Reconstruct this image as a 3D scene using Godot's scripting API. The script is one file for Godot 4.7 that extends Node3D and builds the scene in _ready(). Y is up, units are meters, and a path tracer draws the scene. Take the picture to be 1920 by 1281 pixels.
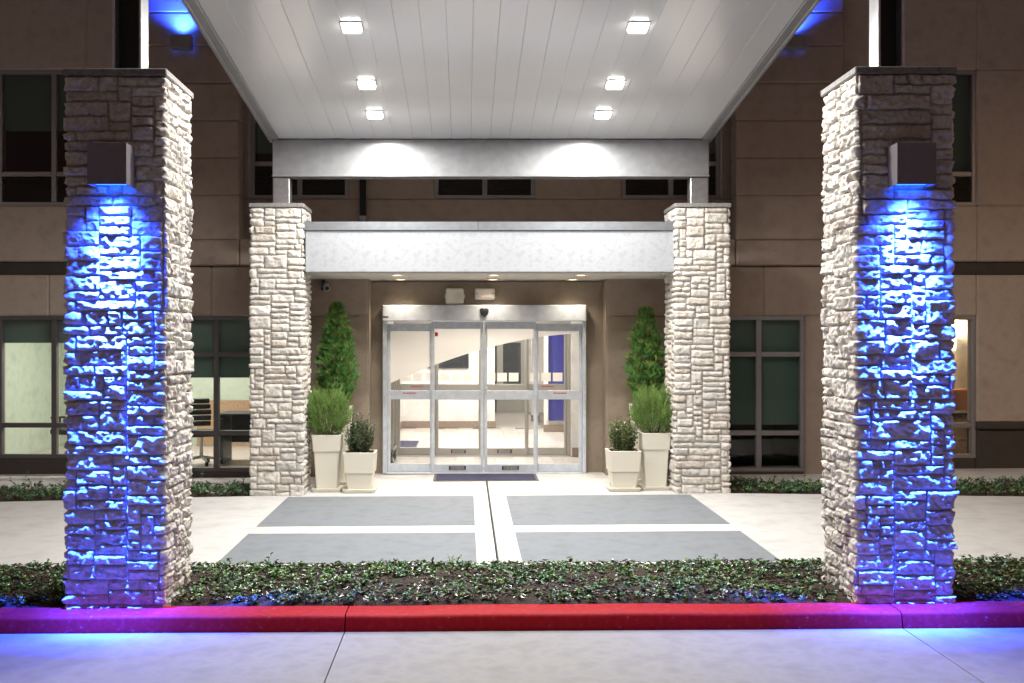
extends Node3D
# A hotel entrance at night. Camera at the origin, 1.9 m up, looking along -z; "d" below is a distance in metres in front of it (z = -d).

const SLOPE := 0.11          # canopy soffit rises towards the street
const MID := 0.3             # the entrance's axis of symmetry, metres right of the camera
var M := {}
var used := {}
var rng := RandomNumberGenerator.new()

func _ready() -> void:
	rng.seed = 71
	make_view()
	make_materials()
	make_ground()
	make_building()
	make_lobby()
	make_side_rooms()
	make_portal()
	make_pillars()
	make_canopy()
	make_lamps()
	make_street_lamps()
	make_planting()
	make_pots()
	make_small_things()

# ---------------------------------------------------------------- camera, sky, exposure
func make_view() -> void:
	var cam := Camera3D.new()
	cam.name = "camera"
	cam.projection = Camera3D.PROJECTION_FRUSTUM
	cam.near = 0.05
	cam.far = 600.0
	cam.size = 0.05 * 1281.0 / 1962.0
	cam.frustum_offset = Vector2(0.05 * 87.0 / 1962.0, 0.0)
	cam.position = Vector3(0, 1.9, 0)
	add_child(cam)
	cam.current = true
	var e := Environment.new()
	e.background_mode = Environment.BG_SKY
	var sm := ProceduralSkyMaterial.new()
	sm.sky_top_color = Color(0.40, 0.33, 0.33)
	sm.sky_horizon_color = Color(0.50, 0.40, 0.36)
	sm.ground_bottom_color = Color(0.12, 0.11, 0.11)
	sm.ground_horizon_color = Color(0.3, 0.27, 0.27)
	sm.sky_curve = 0.2
	var sky := Sky.new()
	sky.sky_material = sm
	e.sky = sky
	e.background_energy_multiplier = 0.62
	e.tonemap_mode = Environment.TONE_MAPPER_LINEAR
	e.tonemap_exposure = 1.0
	e.sdfgi_enabled = true
	e.ssao_enabled = true
	e.ssil_enabled = true
	var we := WorldEnvironment.new()
	we.name = "world_environment"
	we.environment = e
	add_child(we)

# ---------------------------------------------------------------- helpers
func gy(x: float, d: float) -> float:      # the paving rises a little towards the building and to the right
	return 0.009 * (d - 7.5) + 0.006 * (x - MID)

func numbered(called: String) -> String:
	if not used.has(called):
		used[called] = 0
		return called
	used[called] += 1
	return "%s_%03d" % [called, used[called]]

func tag(o: Node, label: String, category: String, group := "", kind := "") -> void:
	if label: o.set_meta("label", label)
	if category: o.set_meta("category", category)
	if group: o.set_meta("group", group)
	if kind: o.set_meta("kind", kind)

func thing(called: String, label: String, category: String, at := Vector3.ZERO, group := "") -> Node3D:
	var o := Node3D.new()
	o.name = numbered(called)
	add_child(o)
	o.position = at
	tag(o, label, category, group)
	return o

func structure(called: String) -> Node3D:
	var o := Node3D.new()
	o.name = numbered(called)
	add_child(o)
	o.set_meta("kind", "structure")
	return o

func surf() -> SurfaceTool:
	var st := SurfaceTool.new()
	st.begin(Mesh.PRIMITIVE_TRIANGLES)
	st.set_smooth_group(-1)
	return st

func put(mesh: Mesh, called: String, mat: Material, parent: Node, at := Vector3.ZERO) -> MeshInstance3D:
	var o := MeshInstance3D.new()
	o.name = numbered(called) if parent == self else called
	o.mesh = mesh
	o.material_override = mat
	o.position = at
	parent.add_child(o, true)
	return o

func part(st: SurfaceTool, called: String, mat: Material, parent: Node, at := Vector3.ZERO) -> MeshInstance3D:
	st.generate_normals()
	return put(st.commit(), called, mat, parent, at)

func tri(st: SurfaceTool, a: Vector3, b: Vector3, c: Vector3, out: Vector3) -> void:
	if (b - a).cross(c - a).dot(out) > 0.0:      # front faces run clockwise
		var t := b
		b = c
		c = t
	st.add_vertex(a)
	st.add_vertex(b)
	st.add_vertex(c)

func quad(st: SurfaceTool, a: Vector3, b: Vector3, c: Vector3, d: Vector3, out: Vector3) -> void:
	tri(st, a, b, c, out)
	tri(st, a, c, d, out)

func cbox(st: SurfaceTool, c: Vector3, s: Vector3, bevel := 0.005) -> void:      # a box with chamfered edges
	var h := s / 2.0
	var b := minf(bevel, minf(h.x, minf(h.y, h.z)) * 0.45)
	var sg := [-1.0, 1.0]
	for i in 3:
		var j := (i + 1) % 3
		var k := (i + 2) % 3
		for si in sg:
			var v: Array[Vector3] = []
			for q in [[-1, -1], [1, -1], [1, 1], [-1, 1]]:
				var p := Vector3.ZERO
				p[i] = si * h[i]
				p[j] = q[0] * (h[j] - b)
				p[k] = q[1] * (h[k] - b)
				v.append(c + p)
			var n := Vector3.ZERO
			n[i] = si
			quad(st, v[0], v[1], v[2], v[3], n)
			for sj in sg:      # the chamfer between face i and face j
				var w: Array[Vector3] = []
				for q in [[0, -1], [0, 1], [1, 1], [1, -1]]:
					var p := Vector3.ZERO
					p[i] = si * (h[i] - (b if q[0] == 1 else 0.0))
					p[j] = sj * (h[j] - (0.0 if q[0] == 1 else b))
					p[k] = q[1] * (h[k] - b)
					w.append(c + p)
				var m := Vector3.ZERO
				m[i] = si
				m[j] = sj
				quad(st, w[0], w[1], w[2], w[3], m)
	for sx in sg:
		for sy in sg:
			for sz in sg:
				tri(st, c + Vector3(sx * h.x, sy * (h.y - b), sz * (h.z - b)), c + Vector3(sx * (h.x - b), sy * h.y, sz * (h.z - b)), c + Vector3(sx * (h.x - b), sy * (h.y - b), sz * h.z), Vector3(sx, sy, sz))

func bx(st: SurfaceTool, x0: float, x1: float, y0: float, y1: float, d0: float, d1: float, bevel := 0.005) -> void:
	cbox(st, Vector3((x0 + x1) / 2, (y0 + y1) / 2, -(d0 + d1) / 2), Vector3(x1 - x0, y1 - y0, d1 - d0), bevel)

func boxpart(called: String, mat: Material, parent: Node, x0: float, x1: float, y0: float, y1: float, d0: float, d1: float, bevel := 0.005) -> MeshInstance3D:
	# a chamfered box whose node stands at the box's centre
	var st := surf()
	cbox(st, Vector3.ZERO, Vector3(x1 - x0, y1 - y0, d1 - d0), bevel)
	var o := part(st, called, mat, parent)
	var at := Vector3((x0 + x1) / 2, (y0 + y1) / 2, -(d0 + d1) / 2)
	if parent != self and parent is MeshInstance3D:
		at -= parent.position
	o.position = at
	return o

func slab(st: SurfaceTool, xs: Array, ds: Array, top: float, thick: float) -> void:      # a paving slab with four corners (x, d), on the slope
	var a: Array[Vector3] = []
	var b: Array[Vector3] = []
	var mid := Vector3.ZERO
	for i in 4:
		var y := gy(xs[i], ds[i]) + top
		a.append(Vector3(xs[i], y, -ds[i]))
		b.append(Vector3(xs[i], y - thick, -ds[i]))
		mid += a[i] / 4
	quad(st, a[0], a[1], a[2], a[3], Vector3.UP)
	quad(st, b[0], b[1], b[2], b[3], Vector3.DOWN)
	for i in 4:
		var j := (i + 1) % 4
		quad(st, a[i], a[j], b[j], b[i], (a[i] + a[j]) / 2 - mid)

func lathe(st: SurfaceTool, base: Vector3, profile: Array, n := 20, axis := Vector3.UP) -> void:      # profile: [radius, height]
	var q := Quaternion(Vector3.UP, axis)
	for i in profile.size() - 1:
		for k in n:
			var a := TAU * k / n
			var b := TAU * (k + 1) / n
			var p0 := Vector3(cos(a) * profile[i][0], profile[i][1], sin(a) * profile[i][0])
			var p1 := Vector3(cos(b) * profile[i][0], profile[i][1], sin(b) * profile[i][0])
			var p2 := Vector3(cos(b) * profile[i + 1][0], profile[i + 1][1], sin(b) * profile[i + 1][0])
			var p3 := Vector3(cos(a) * profile[i + 1][0], profile[i + 1][1], sin(a) * profile[i + 1][0])
			var dr: float = profile[i + 1][0] - profile[i][0]
			var dh: float = profile[i + 1][1] - profile[i][1]
			var o := q * Vector3(cos((a + b) / 2) * dh, -dr, sin((a + b) / 2) * dh)
			quad(st, base + q * p0, base + q * p1, base + q * p2, base + q * p3, o)

func tube(st: SurfaceTool, a: Vector3, b: Vector3, ra: float, rb: float, n := 8) -> void:
	var ax := b - a
	var l := ax.length()
	lathe(st, a, [[0.0, 0.0], [ra, 0.0], [rb, l], [0.0, l]], n, ax / l)

# ---------------------------------------------------------------- materials
func noise_tex(seed_: int, freq: float, ramp: Array, size := 512, type := FastNoiseLite.TYPE_SIMPLEX_SMOOTH, oct := 5, normal := false) -> NoiseTexture2D:
	var n := FastNoiseLite.new()
	n.seed = seed_
	n.noise_type = type
	n.frequency = freq
	n.fractal_octaves = oct
	var t := NoiseTexture2D.new()
	t.width = size
	t.height = size
	t.seamless = true
	t.noise = n
	if ramp:
		var g := Gradient.new()
		g.offsets = PackedFloat32Array(ramp.map(func(r): return r[0]))
		g.colors = PackedColorArray(ramp.map(func(r): return r[1]))
		t.color_ramp = g
	return t

func lin(r: float, g: float, b: float) -> Color:
	return Color(r, g, b).linear_to_srgb()

func grey(v: float) -> Color:
	return Color(v, v, v)

func mat(called: String, c: Color, rough := 0.8, metal := 0.0, tex: Texture2D = null, scale := 1.0, bump: Texture2D = null, bump_cm := 0.1) -> StandardMaterial3D:
	var m := StandardMaterial3D.new()
	m.resource_name = called
	m.albedo_color = c
	m.roughness = rough
	m.metallic = metal
	if tex or bump:
		m.uv1_triplanar = true
		m.uv1_world_triplanar = true
		m.uv1_scale = Vector3.ONE * scale
	if tex:
		m.albedo_texture = tex
	if bump:
		m.heightmap_enabled = true
		m.heightmap_texture = bump
		m.heightmap_scale = bump_cm
	M[called] = m
	return m

func glow(called: String, c: Color, energy: float) -> StandardMaterial3D:
	var m := mat(called, c, 0.5)
	m.emission_enabled = true
	m.emission = c
	m.emission_energy_multiplier = energy
	return m

func make_materials() -> void:
	var mottled := noise_tex(1, 0.006, [[0.0, grey(0.90)], [0.35, grey(0.97)], [0.6, grey(1.0)], [1.0, grey(0.94)]], 1024)
	var blotch := noise_tex(2, 0.012, [[0.0, grey(0.72)], [0.45, grey(0.97)], [1.0, grey(1.0)]], 1024)
	var grain := noise_tex(3, 0.09, [], 512, FastNoiseLite.TYPE_SIMPLEX_SMOOTH, 4)
	var pitted := noise_tex(4, 0.035, [], 512, FastNoiseLite.TYPE_CELLULAR, 4)
	var stone := noise_tex(5, 0.010, [[0.0, lin(0.45, 0.36, 0.28)], [0.25, lin(0.72, 0.65, 0.57)], [0.38, lin(0.95, 0.93, 0.90)], [0.72, lin(1.0, 0.99, 0.975)], [1.0, lin(0.80, 0.78, 0.76)]], 1024, FastNoiseLite.TYPE_SIMPLEX_SMOOTH, 6)
	var brushed := noise_tex(8, 0.02, [[0.0, grey(0.9)], [1.0, grey(1.0)]], 512)
	for i in 6:
		var tone: Color = [lin(0.63, 0.615, 0.585), lin(0.58, 0.56, 0.53), lin(0.67, 0.655, 0.63), lin(0.55, 0.515, 0.475), lin(0.62, 0.595, 0.565), lin(0.54, 0.53, 0.515)][i]
		mat("stone%d" % i, tone, 0.85, 0.0, stone, [1.3, 1.7, 1.1, 1.9, 1.5, 1.2][i], pitted, 0.9)
	mat("mortar", lin(0.50, 0.48, 0.45), 0.95, 0.0, blotch, 2.0, grain, 0.3)
	mat("cap", lin(0.24, 0.23, 0.22), 0.8, 0.0, blotch, 1.5, grain, 0.15)
	mat("concrete", lin(0.56, 0.555, 0.545), 0.75, 0.0, mottled, 0.35, grain, 0.04)
	mat("driveway", lin(0.31, 0.31, 0.31), 0.7, 0.0, noise_tex(11, 0.006, [[0.0, grey(0.90)], [0.35, grey(0.96)], [0.6, grey(1.0)], [1.0, grey(0.93)]], 1024), 0.55, grain, 0.05)
	mat("panel_grey", lin(0.195, 0.215, 0.24), 0.75, 0.0, mottled, 0.5, grain, 0.04)
	mat("asphalt", lin(0.05, 0.05, 0.05), 0.9, 0.0, blotch, 0.5, grain, 0.2)
	mat("red_paint", Color.WHITE, 0.6, 0.0, noise_tex(12, 0.022, [[0.0, lin(0.12, 0.05, 0.05)], [0.17, lin(0.26, 0.012, 0.016)], [0.3, lin(0.37, 0.009, 0.014)], [0.7, lin(0.42, 0.011, 0.018)], [0.86, lin(0.40, 0.03, 0.038)], [0.95, lin(0.40, 0.16, 0.15)], [1.0, lin(0.40, 0.34, 0.32)]], 1024, FastNoiseLite.TYPE_SIMPLEX_SMOOTH, 6), 0.8, grain, 0.12)
	M.red_paint.metallic_specular = 0.25
	mat("soil", lin(0.05, 0.035, 0.026), 0.95, 0.0, blotch, 2.0, pitted, 2.0)
	mat("wall_brown", lin(0.33, 0.26, 0.215), 0.85, 0.0, mottled, 0.5, grain, 0.12)
	mat("wall_tan", lin(0.48, 0.405, 0.34), 0.85, 0.0, mottled, 0.5, grain, 0.12)
	mat("wall_dark", lin(0.06, 0.05, 0.045), 0.8, 0.0, mottled, 0.6, grain, 0.08)
	mat("entry_wall", lin(0.28, 0.23, 0.18), 0.85, 0.0, mottled, 0.5, grain, 0.15)
	mat("white_stucco", lin(0.33, 0.345, 0.37), 0.85, 0.0, mottled, 1.6, grain, 0.05)
	mat("soffit_paint", lin(0.66, 0.60, 0.53), 0.8, 0.0, mottled, 0.5, grain, 0.05)
	mat("steel", lin(0.62, 0.63, 0.65), 0.28, 0.85, brushed, 1.0)
	mat("beam_metal", lin(0.44, 0.45, 0.47), 0.30, 0.5, brushed, 0.6)
	mat("soffit_metal", lin(0.80, 0.81, 0.82), 0.22, 0.25)
	mat("flashing", lin(0.42, 0.45, 0.49), 0.3, 0.8, brushed, 0.8)
	mat("door_metal", lin(0.62, 0.67, 0.75), 0.36, 0.12, brushed, 0.8)
	mat("inner_metal", lin(0.42, 0.40, 0.36), 0.4, 0.5)
	mat("frame_grey", lin(0.30, 0.29, 0.30), 0.45, 0.4)
	mat("frame_dark", lin(0.13, 0.125, 0.13), 0.45, 0.4)
	mat("louver", lin(0.07, 0.06, 0.055), 0.6, 0.2)
	mat("sconce_paint", lin(0.24, 0.22, 0.23), 0.5, 0.3)
	mat("black_metal", lin(0.02, 0.02, 0.022), 0.4, 0.5)
	mat("black", lin(0.012, 0.012, 0.014), 0.5)
	mat("rubber", lin(0.02, 0.02, 0.02), 0.8)
	mat("white_plastic", lin(0.66, 0.63, 0.60), 0.5)
	mat("cream_wall", lin(0.74, 0.72, 0.685), 0.8, 0.0, mottled, 0.4)
	mat("baseboard", lin(0.26, 0.18, 0.125), 0.5, 0.0, blotch, 2.0)
	for i in 3:
		mat("tile%d" % i, [lin(0.58, 0.53, 0.48), lin(0.53, 0.48, 0.43), lin(0.62, 0.57, 0.52)][i], 0.35, 0.0, blotch, 1.2)
	mat("grout", lin(0.25, 0.22, 0.2), 0.9)
	mat("green_wall", lin(0.50, 0.58, 0.47), 0.8, 0.0, mottled, 0.4)
	mat("shade_green", lin(0.09, 0.16, 0.13), 0.85)
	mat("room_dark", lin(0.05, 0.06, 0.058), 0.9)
	mat("blue_panel", lin(0.012, 0.012, 0.22), 0.35)
	mat("lilac", lin(0.35, 0.27, 0.75), 0.6)
	mat("mat_navy", lin(0.035, 0.035, 0.10), 0.9, 0.0, noise_tex(21, 0.2, [[0.0, grey(0.7)], [1.0, grey(1.0)]], 256), 3.0, grain, 0.4)
	mat("mat_edge", lin(0.10, 0.10, 0.11), 0.8)
	mat("wood", lin(0.42, 0.28, 0.17), 0.5, 0.0, blotch, 2.0)
	mat("pot", lin(0.66, 0.63, 0.54), 0.45)
	mat("bark", lin(0.10, 0.07, 0.05), 0.9)
	mat("red", lin(0.45, 0.02, 0.02), 0.5)
	mat("upholstery", lin(0.42, 0.20, 0.12), 0.7)
	mat("brass", lin(0.42, 0.38, 0.32), 0.3, 0.8)
	mat("screen", lin(0.006, 0.006, 0.012), 0.15)
	var film := mat("film", lin(0.82, 0.80, 0.77), 0.6)
	film.backlight_enabled = true
	film.backlight = Color(0.9, 0.88, 0.85)
	for g in [["glass", Color(0.9, 0.95, 0.95, 0.03)], ["glass_green", Color(0.03, 0.06, 0.045, 0.12)], ["glass_dark", Color(0.01, 0.016, 0.016, 0.25)]]:
		var m := mat(g[0], g[1], 0.02)
		m.transparency = BaseMaterial3D.TRANSPARENCY_ALPHA
	for l in ["leaf_cover", "leaf_conifer", "leaf_shrub"]:
		var m := mat(l, Color.WHITE, 0.3 if l != "leaf_conifer" else 0.6)
		m.vertex_color_use_as_albedo = true
		m.backlight_enabled = true
		m.backlight = Color(0.35, 0.35, 0.3)
	glow("lens_white", Color(1.0, 0.98, 0.95), 14.0)
	glow("lens_warm", Color(1.0, 0.86, 0.66), 9.0)
	glow("lens_blue", Color(0.12, 0.35, 1.0), 9.0)
	glow("ceiling_panel", Color(1.0, 0.95, 0.88), 2.5)
	glow("lamp_shade", Color(1.0, 0.93, 0.8), 3.0)
	glow("indicator", Color(1.0, 0.25, 0.12), 2.5)

# ---------------------------------------------------------------- ground
func make_ground() -> void:
	var g := structure("ground")
	var st := surf()
	slab(st, [-150.0, 150.0, 150.0, -150.0], [-150.0, -150.0, 120.0, 120.0], -0.34, 0.1)
	part(st, "asphalt_sheet", M.asphalt, g)
	var joints := [-20.24, -16.36, -12.48, -8.6, -4.72, -0.84, 3.04, 6.92, 10.8, 14.68, 18.56]
	var dr := structure("driveway")
	var kb := structure("kerb")
	for i in joints.size() - 1:
		var a: float = joints[i] + 0.004
		var b: float = joints[i + 1] - 0.004
		var deep := [[-8.0, -0.9], [-0.892, 7.262]]
		for q in deep:
			st = surf()
			slab(st, [a, b, b, a], [q[0], q[0], q[1], q[1]], -0.108, 0.18)
			part(st, "concrete_slab", M.driveway, dr)
		# one length of kerb, its nose rounded
		st = surf()
		st.set_smooth_group(1)
		var prof := [[7.56, -0.2], [7.56, -0.004], [7.552, 0.0], [7.335, 0.0], [7.315, -0.003], [7.300, -0.012], [7.292, -0.026], [7.268, -0.15]]
		var n := 14
		for k in prof.size() - 1:
			for s in n:
				var x0 := lerpf(a, b, float(s) / n)
				var x1 := lerpf(a, b, float(s + 1) / n)
				var p: Array[Vector3] = []
				for q in [[x0, k], [x1, k], [x1, k + 1], [x0, k + 1]]:
					var w: float = 0.004 * sin(q[0] * 2.1) + 0.003 * sin(q[0] * 5.3 + 1.0)
					p.append(Vector3(q[0], gy(q[0], prof[q[1]][0]) + prof[q[1]][1] + w * 0.4, -prof[q[1]][0] - w))
				var dd: float = prof[k + 1][0] - prof[k][0]
				var dy: float = prof[k + 1][1] - prof[k][1]
				quad(st, p[0], p[1], p[2], p[3], Vector3(0, -dd, -dy))
		st.set_smooth_group(-1)
		for x in [a, b]:
			for k in prof.size() - 2:
				tri(st, Vector3(x, gy(x, 7.4) - 0.2, -7.45), Vector3(x, gy(x, 7.4) + prof[k][1], -prof[k][0]), Vector3(x, gy(x, 7.4) + prof[k + 1][1], -prof[k + 1][0]), Vector3(-1 if x == a else 1, 0, 0))
		part(st, "kerb_length", M.red_paint, kb)
	# walkway: two pours with an open joint between them, then the pavement along the building
	var w := structure("walkway")
	var seam := 0.278
	# left and right of the joint
	for s in [[-2.62, seam - 0.011, -9.0, -24.0], [seam + 0.011, 3.22, 9.6, 25.0]]:
		var st2 := surf()
		slab(st2, [s[0], s[1], s[1], s[0]], [8.84, 8.84, 14.9, 14.9], 0.0, 0.2)
		part(st2, "concrete_slab", M.concrete, w)
		st2 = surf()
		var inner: float = s[0] if s[0] < 0 else s[1]
		slab(st2, [inner, s[2], s[2], inner], [8.84, 8.84, 11.95, 12.66], 0.0, 0.2)
		part(st2, "concrete_slab", M.concrete, w)
		st2 = surf()
		slab(st2, [inner, s[3], s[3], inner], [13.44, 13.3, 15.2, 15.2], 0.0, 0.2)
		part(st2, "pavement_slab", M.concrete, w)
	for q in [[-2.131, 0.095, 10.66, 12.56], [-2.131, 0.095, 8.93, 10.26], [0.486, 2.692, 10.66, 12.56], [0.486, 2.692, 8.93, 10.26]]:
		st = surf()
		slab(st, [q[0], q[1], q[1], q[0]], [q[2], q[2], q[3], q[3]], 0.004, 0.01)
		part(st, "grey_panel", M.panel_grey, w)
	# soil of the three planting beds
	for b in [["front", -24.0, 25.0, 7.562, 8.838, 7.562, 8.838], ["left", -9.0, -2.622, 11.96, 13.32, 12.68, 13.44], ["right", 3.222, 9.6, 12.68, 13.44, 11.96, 13.32]]:
		var so := soil_sheet(b)
		so.set_meta("kind", "structure")

func soil_sheet(b: Array) -> MeshInstance3D:
	var n := FastNoiseLite.new()
	n.seed = 9
	n.frequency = 2.5
	var st := surf()
	st.set_smooth_group(1)
	var nx := int((b[2] - b[1]) / 0.09)
	var nd := 14
	var pts: Array[Vector3] = []
	for i in nx + 1:
		var t := float(i) / nx
		var x := lerpf(b[1], b[2], t)
		var d0 := lerpf(b[3], b[5], t)
		var d1 := lerpf(b[4], b[6], t)
		for k in nd + 1:
			var d := lerpf(d0, d1, float(k) / nd)
			var edge := minf(k, nd - k) / 3.0
			pts.append(Vector3(x, gy(x, d) - 0.03 + 0.05 * minf(edge, 1.0) + 0.035 * n.get_noise_2d(x, d) * minf(edge, 1.0), -d))
	for i in nx:
		for k in nd:
			var a := i * (nd + 1) + k
			quad(st, pts[a], pts[a + nd + 1], pts[a + nd + 2], pts[a + 1], Vector3.UP)
	return part(st, "soil_bed", M.soil, self)

# ---------------------------------------------------------------- the hotel
var hotel: Node3D

func panel_row(xs: Array, y0: float, y1: float, d: float, m: Material) -> void:      # chamfered wall panels butted end to end
	for i in xs.size() - 1:
		boxpart("wall_panel", m, hotel, xs[i], xs[i + 1], y0, y1, d, d + 0.3, 0.02)

func window(x0: float, x1: float, y0: float, y1: float, d: float, mull: Array, trans: Array, glass: Material, frame: Material, shade_y: Array = [], louver_to := -1.0) -> void:
	# d is the wall's face; the frame sits 5 cm back in the opening
	var w := Node3D.new()
	w.name = "window"
	hotel.add_child(w, true)
	var st := surf()
	var f := 0.055
	var a := d + 0.03
	var b := d + 0.13
	bx(st, x0, x1, y1 - f, y1, a, b)
	bx(st, x0, x1, y0, y0 + f, a, b)
	bx(st, x0, x0 + f, y0 + f, y1 - f, a, b)
	bx(st, x1 - f, x1, y0 + f, y1 - f, a, b)
	var xs: Array = [x0 + f]
	for m in mull:
		bx(st, m - 0.036, m + 0.036, y0 + f, y1 - f, a + 0.003, b - 0.003)
		xs.append(m - 0.036)
		xs.append(m + 0.036)
	xs.append(x1 - f)
	var ys: Array = [y0 + f]
	for t in trans:
		ys.append(t - 0.033)
		ys.append(t + 0.033)
		for i in range(0, xs.size(), 2):
			bx(st, xs[i], xs[i + 1], t - 0.033, t + 0.033, a + 0.006, b - 0.006)
	ys.append(y1 - f)
	part(st, "frame", frame, w)
	for j in range(0, ys.size(), 2):
		for i in range(0, xs.size(), 2):
			if louver_to > ys[j]:
				var sl := surf()
				var k: float = ys[j]
				while k < ys[j + 1] - 0.012:
					var p: Array[Vector3] = []
					for q in [[0.0, 0.0], [0.0, 0.006], [0.045, 0.026], [0.045, 0.020]]:
						p.append(Vector3(0, k + q[1], -(a + 0.02 + q[0])))
					for e in 4:
						var u := p[e]
						var v := p[(e + 1) % 4]
						var o := (u + v) / 2 - (p[0] + p[2]) / 2
						quad(sl, Vector3(xs[i], u.y, u.z), Vector3(xs[i + 1], u.y, u.z), Vector3(xs[i + 1], v.y, v.z), Vector3(xs[i], v.y, v.z), o)
					k += 0.028
				bx(sl, xs[i], xs[i + 1], ys[j], ys[j + 1], a + 0.075, a + 0.085, 0.001)
				part(sl, "louver", M.louver, w)
			else:
				var g := surf()
				quad(g, Vector3(xs[i], ys[j], -a - 0.05), Vector3(xs[i + 1], ys[j], -a - 0.05), Vector3(xs[i + 1], ys[j + 1], -a - 0.05), Vector3(xs[i], ys[j + 1], -a - 0.05), Vector3(0, 0, 1))
				part(g, "pane", glass, w)
	if shade_y:
		var s := surf()
		bx(s, x0 + 0.02, x1 - 0.02, shade_y[0], shade_y[1], d + 0.17, d + 0.18, 0.002)
		part(s, "roller_shade", M.shade_green, w)

func make_building() -> void:
	hotel = thing("hotel_building", "brown panelled hotel front with grey framed windows behind the stone pillars", "building")
	var T: Material = M.wall_tan
	var B: Material = M.wall_brown
	for s in [-1.0, 1.0]:
		var X := func(v: float) -> float: return MID + s * v
		var span := func(a: float, b: float) -> Array: return [minf(X.call(a), X.call(b)), maxf(X.call(a), X.call(b))]
		var row := func(list: Array, y0: float, y1: float, d: float, m: Material) -> void:
			var xs := list.map(func(v): return X.call(v))
			xs.sort()
			panel_row(xs, y0, y1, d, m)
		# outer wing, face at 14.75 m: windows from 5.62 to 6.91 off the axis
		var O := 14.75
		row.call([4.88, 5.62], 3.817, 5.734, O, T)
		row.call([6.91, 9.6, 12.4, 16.0], 3.817, 5.734, O, T)
		row.call([4.88, 6.92 if s > 0 else 5.65, 9.6, 12.4, 16.0], 5.734, 7.2, O, T)
		row.call([4.88, 6.92, 9.6, 12.4, 16.0], 7.2, 9.0, O, T)
		row.call([4.88, 6.92 if s > 0 else 5.8, 9.6, 12.4, 16.0], 3.03, 3.817, O, T)
		row.call([4.88, 16.0], 2.84, 3.03, O + 0.04, M.wall_dark)
		row.call([4.88, 5.62], 0.25, 2.84, O, T)
		row.call([5.62, 6.18, 6.91], 2.262, 2.84, O, T)
		if s > 0:
			row.call([6.91, 16.0], 0.76, 2.84, O, T)
			row.call([6.91, 16.0], 0.66, 0.76, O - 0.03, M.wall_dark)
			row.call([6.91, 16.0], -0.1, 0.66, O + 0.02, M.wall_dark)
		else:
			row.call([6.91, 9.6, 16.0], 0.25, 2.84, O, T)
			row.call([6.91, 16.0], -0.1, 0.25, O + 0.02, M.wall_dark)
		row.call([4.88, 6.91], -0.1, 0.25, O + 0.02, M.wall_dark)
		var q: Array = span.call(5.62, 6.91)
		window(q[0], q[1], 3.817, 5.734, O, [X.call(6.12)], [4.268], M.glass_dark, M.frame_grey, [4.9, 5.7] if s < 0 else [3.9, 5.7], 4.2)
		window(q[0], q[1], 0.25, 2.262, O, [X.call(6.12)], [0.715], M.glass, M.frame_dark if s < 0 else M.frame_grey, [1.88, 2.22] if s < 0 else [])
		# inner wing, face at 14.3 m, boarded above and plain below
		var D := 14.3
		var ys := [2.94, 3.285, 3.904, 4.415, 4.925, 5.435, 5.945, 6.40, 6.95, 7.6, 9.0]
		for i in ys.size() - 1:
			row.call([3.40, 4.88], ys[i], ys[i + 1], D - (0.03 if i == 0 else 0.0), B)
		row.call([2.9, 3.40], 2.94, 3.30, D + 0.01, B)
		row.call([1.62, 3.78, 4.88], 2.25, 2.92, D, B)
		row.call([1.62, 4.88], 2.92, 2.94, D + 0.03, M.wall_dark)
		row.call([4.34, 4.88], 0.02, 2.25, D, B)
		row.call([1.62, 2.8], 0.02, 2.25, D, M.entry_wall)
		row.call([2.8, 4.34], -0.1, 0.115, D, M.wall_dark)
		row.call([4.34, 4.88], -0.1, 0.02, D + 0.01, M.wall_dark)
		row.call([1.62, 2.8], -0.1, 0.02, D + 0.01, M.entry_wall)
		q = span.call(2.8, 4.34)
		window(q[0], q[1], 0.115, 2.25, D, [X.call(3.72)], [0.645, 1.725], M.glass if s < 0 else M.glass_green, M.frame_dark if s < 0 else M.frame_grey, [1.40, 2.22] if s < 0 else [0.75, 2.22])
		# cheek that closes the step between the two wings
		row.call([4.86, 4.879], -0.1, 9.0, D + 0.302, B)
	# recessed middle bay above the porch, face at 14.85 m
	var C := 14.85
	var wins := [[-3.06, -1.665], [-0.44, 0.985], [2.225, 3.62]]
	panel_row([-3.4, 4.0], 2.9, 3.93, C, B)
	for p in [[-3.4, -3.06], [-1.665, -0.44], [0.985, 2.225], [3.62, 4.0]]:
		panel_row([p[0], p[1]], 3.93, 5.75, C, B)
	panel_row([-3.4, 0.3, 4.0], 5.75, 9.0, C, B)
	for p in wins:
		window(p[0], p[1], 3.93, 5.75, C, [(p[0] + p[1]) / 2], [4.43], M.glass_dark, M.frame_grey, [4.6, 5.7], 4.4)
	# wall round the entrance door, set back 0.32 m between the side walls
	var E := 14.62
	var W: Material = M.entry_wall
	boxpart("wall_panel", W, hotel, -1.46, -1.153, 0.02, 2.74, E, E + 0.2, 0.003)
	boxpart("wall_panel", W, hotel, 1.674, 2.02, 0.02, 2.74, E, E + 0.2, 0.003)
	boxpart("wall_panel", W, hotel, -1.153, 1.674, 2.41, 2.74, E, E + 0.2, 0.003)
	boxpart("wall_panel", W, hotel, -1.46, -1.316, 0.02, 2.74, 14.303, E, 0.004)
	boxpart("wall_panel", W, hotel, 1.916, 2.04, 0.02, 2.74, 14.303, E, 0.004)
	# roof over it all
	boxpart("roof", M.wall_dark, hotel, -16.0, 16.6, 9.0, 9.2, 13.9, 30.0)
	make_doors(14.50, M.door_metal, true)
	make_doors(16.68, M.inner_metal, false)

func leaf_x(i: int) -> Array:
	return [[-1.09, -0.455], [-0.475, 0.248], [0.258, 0.985], [0.965, 1.62]][i]

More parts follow.
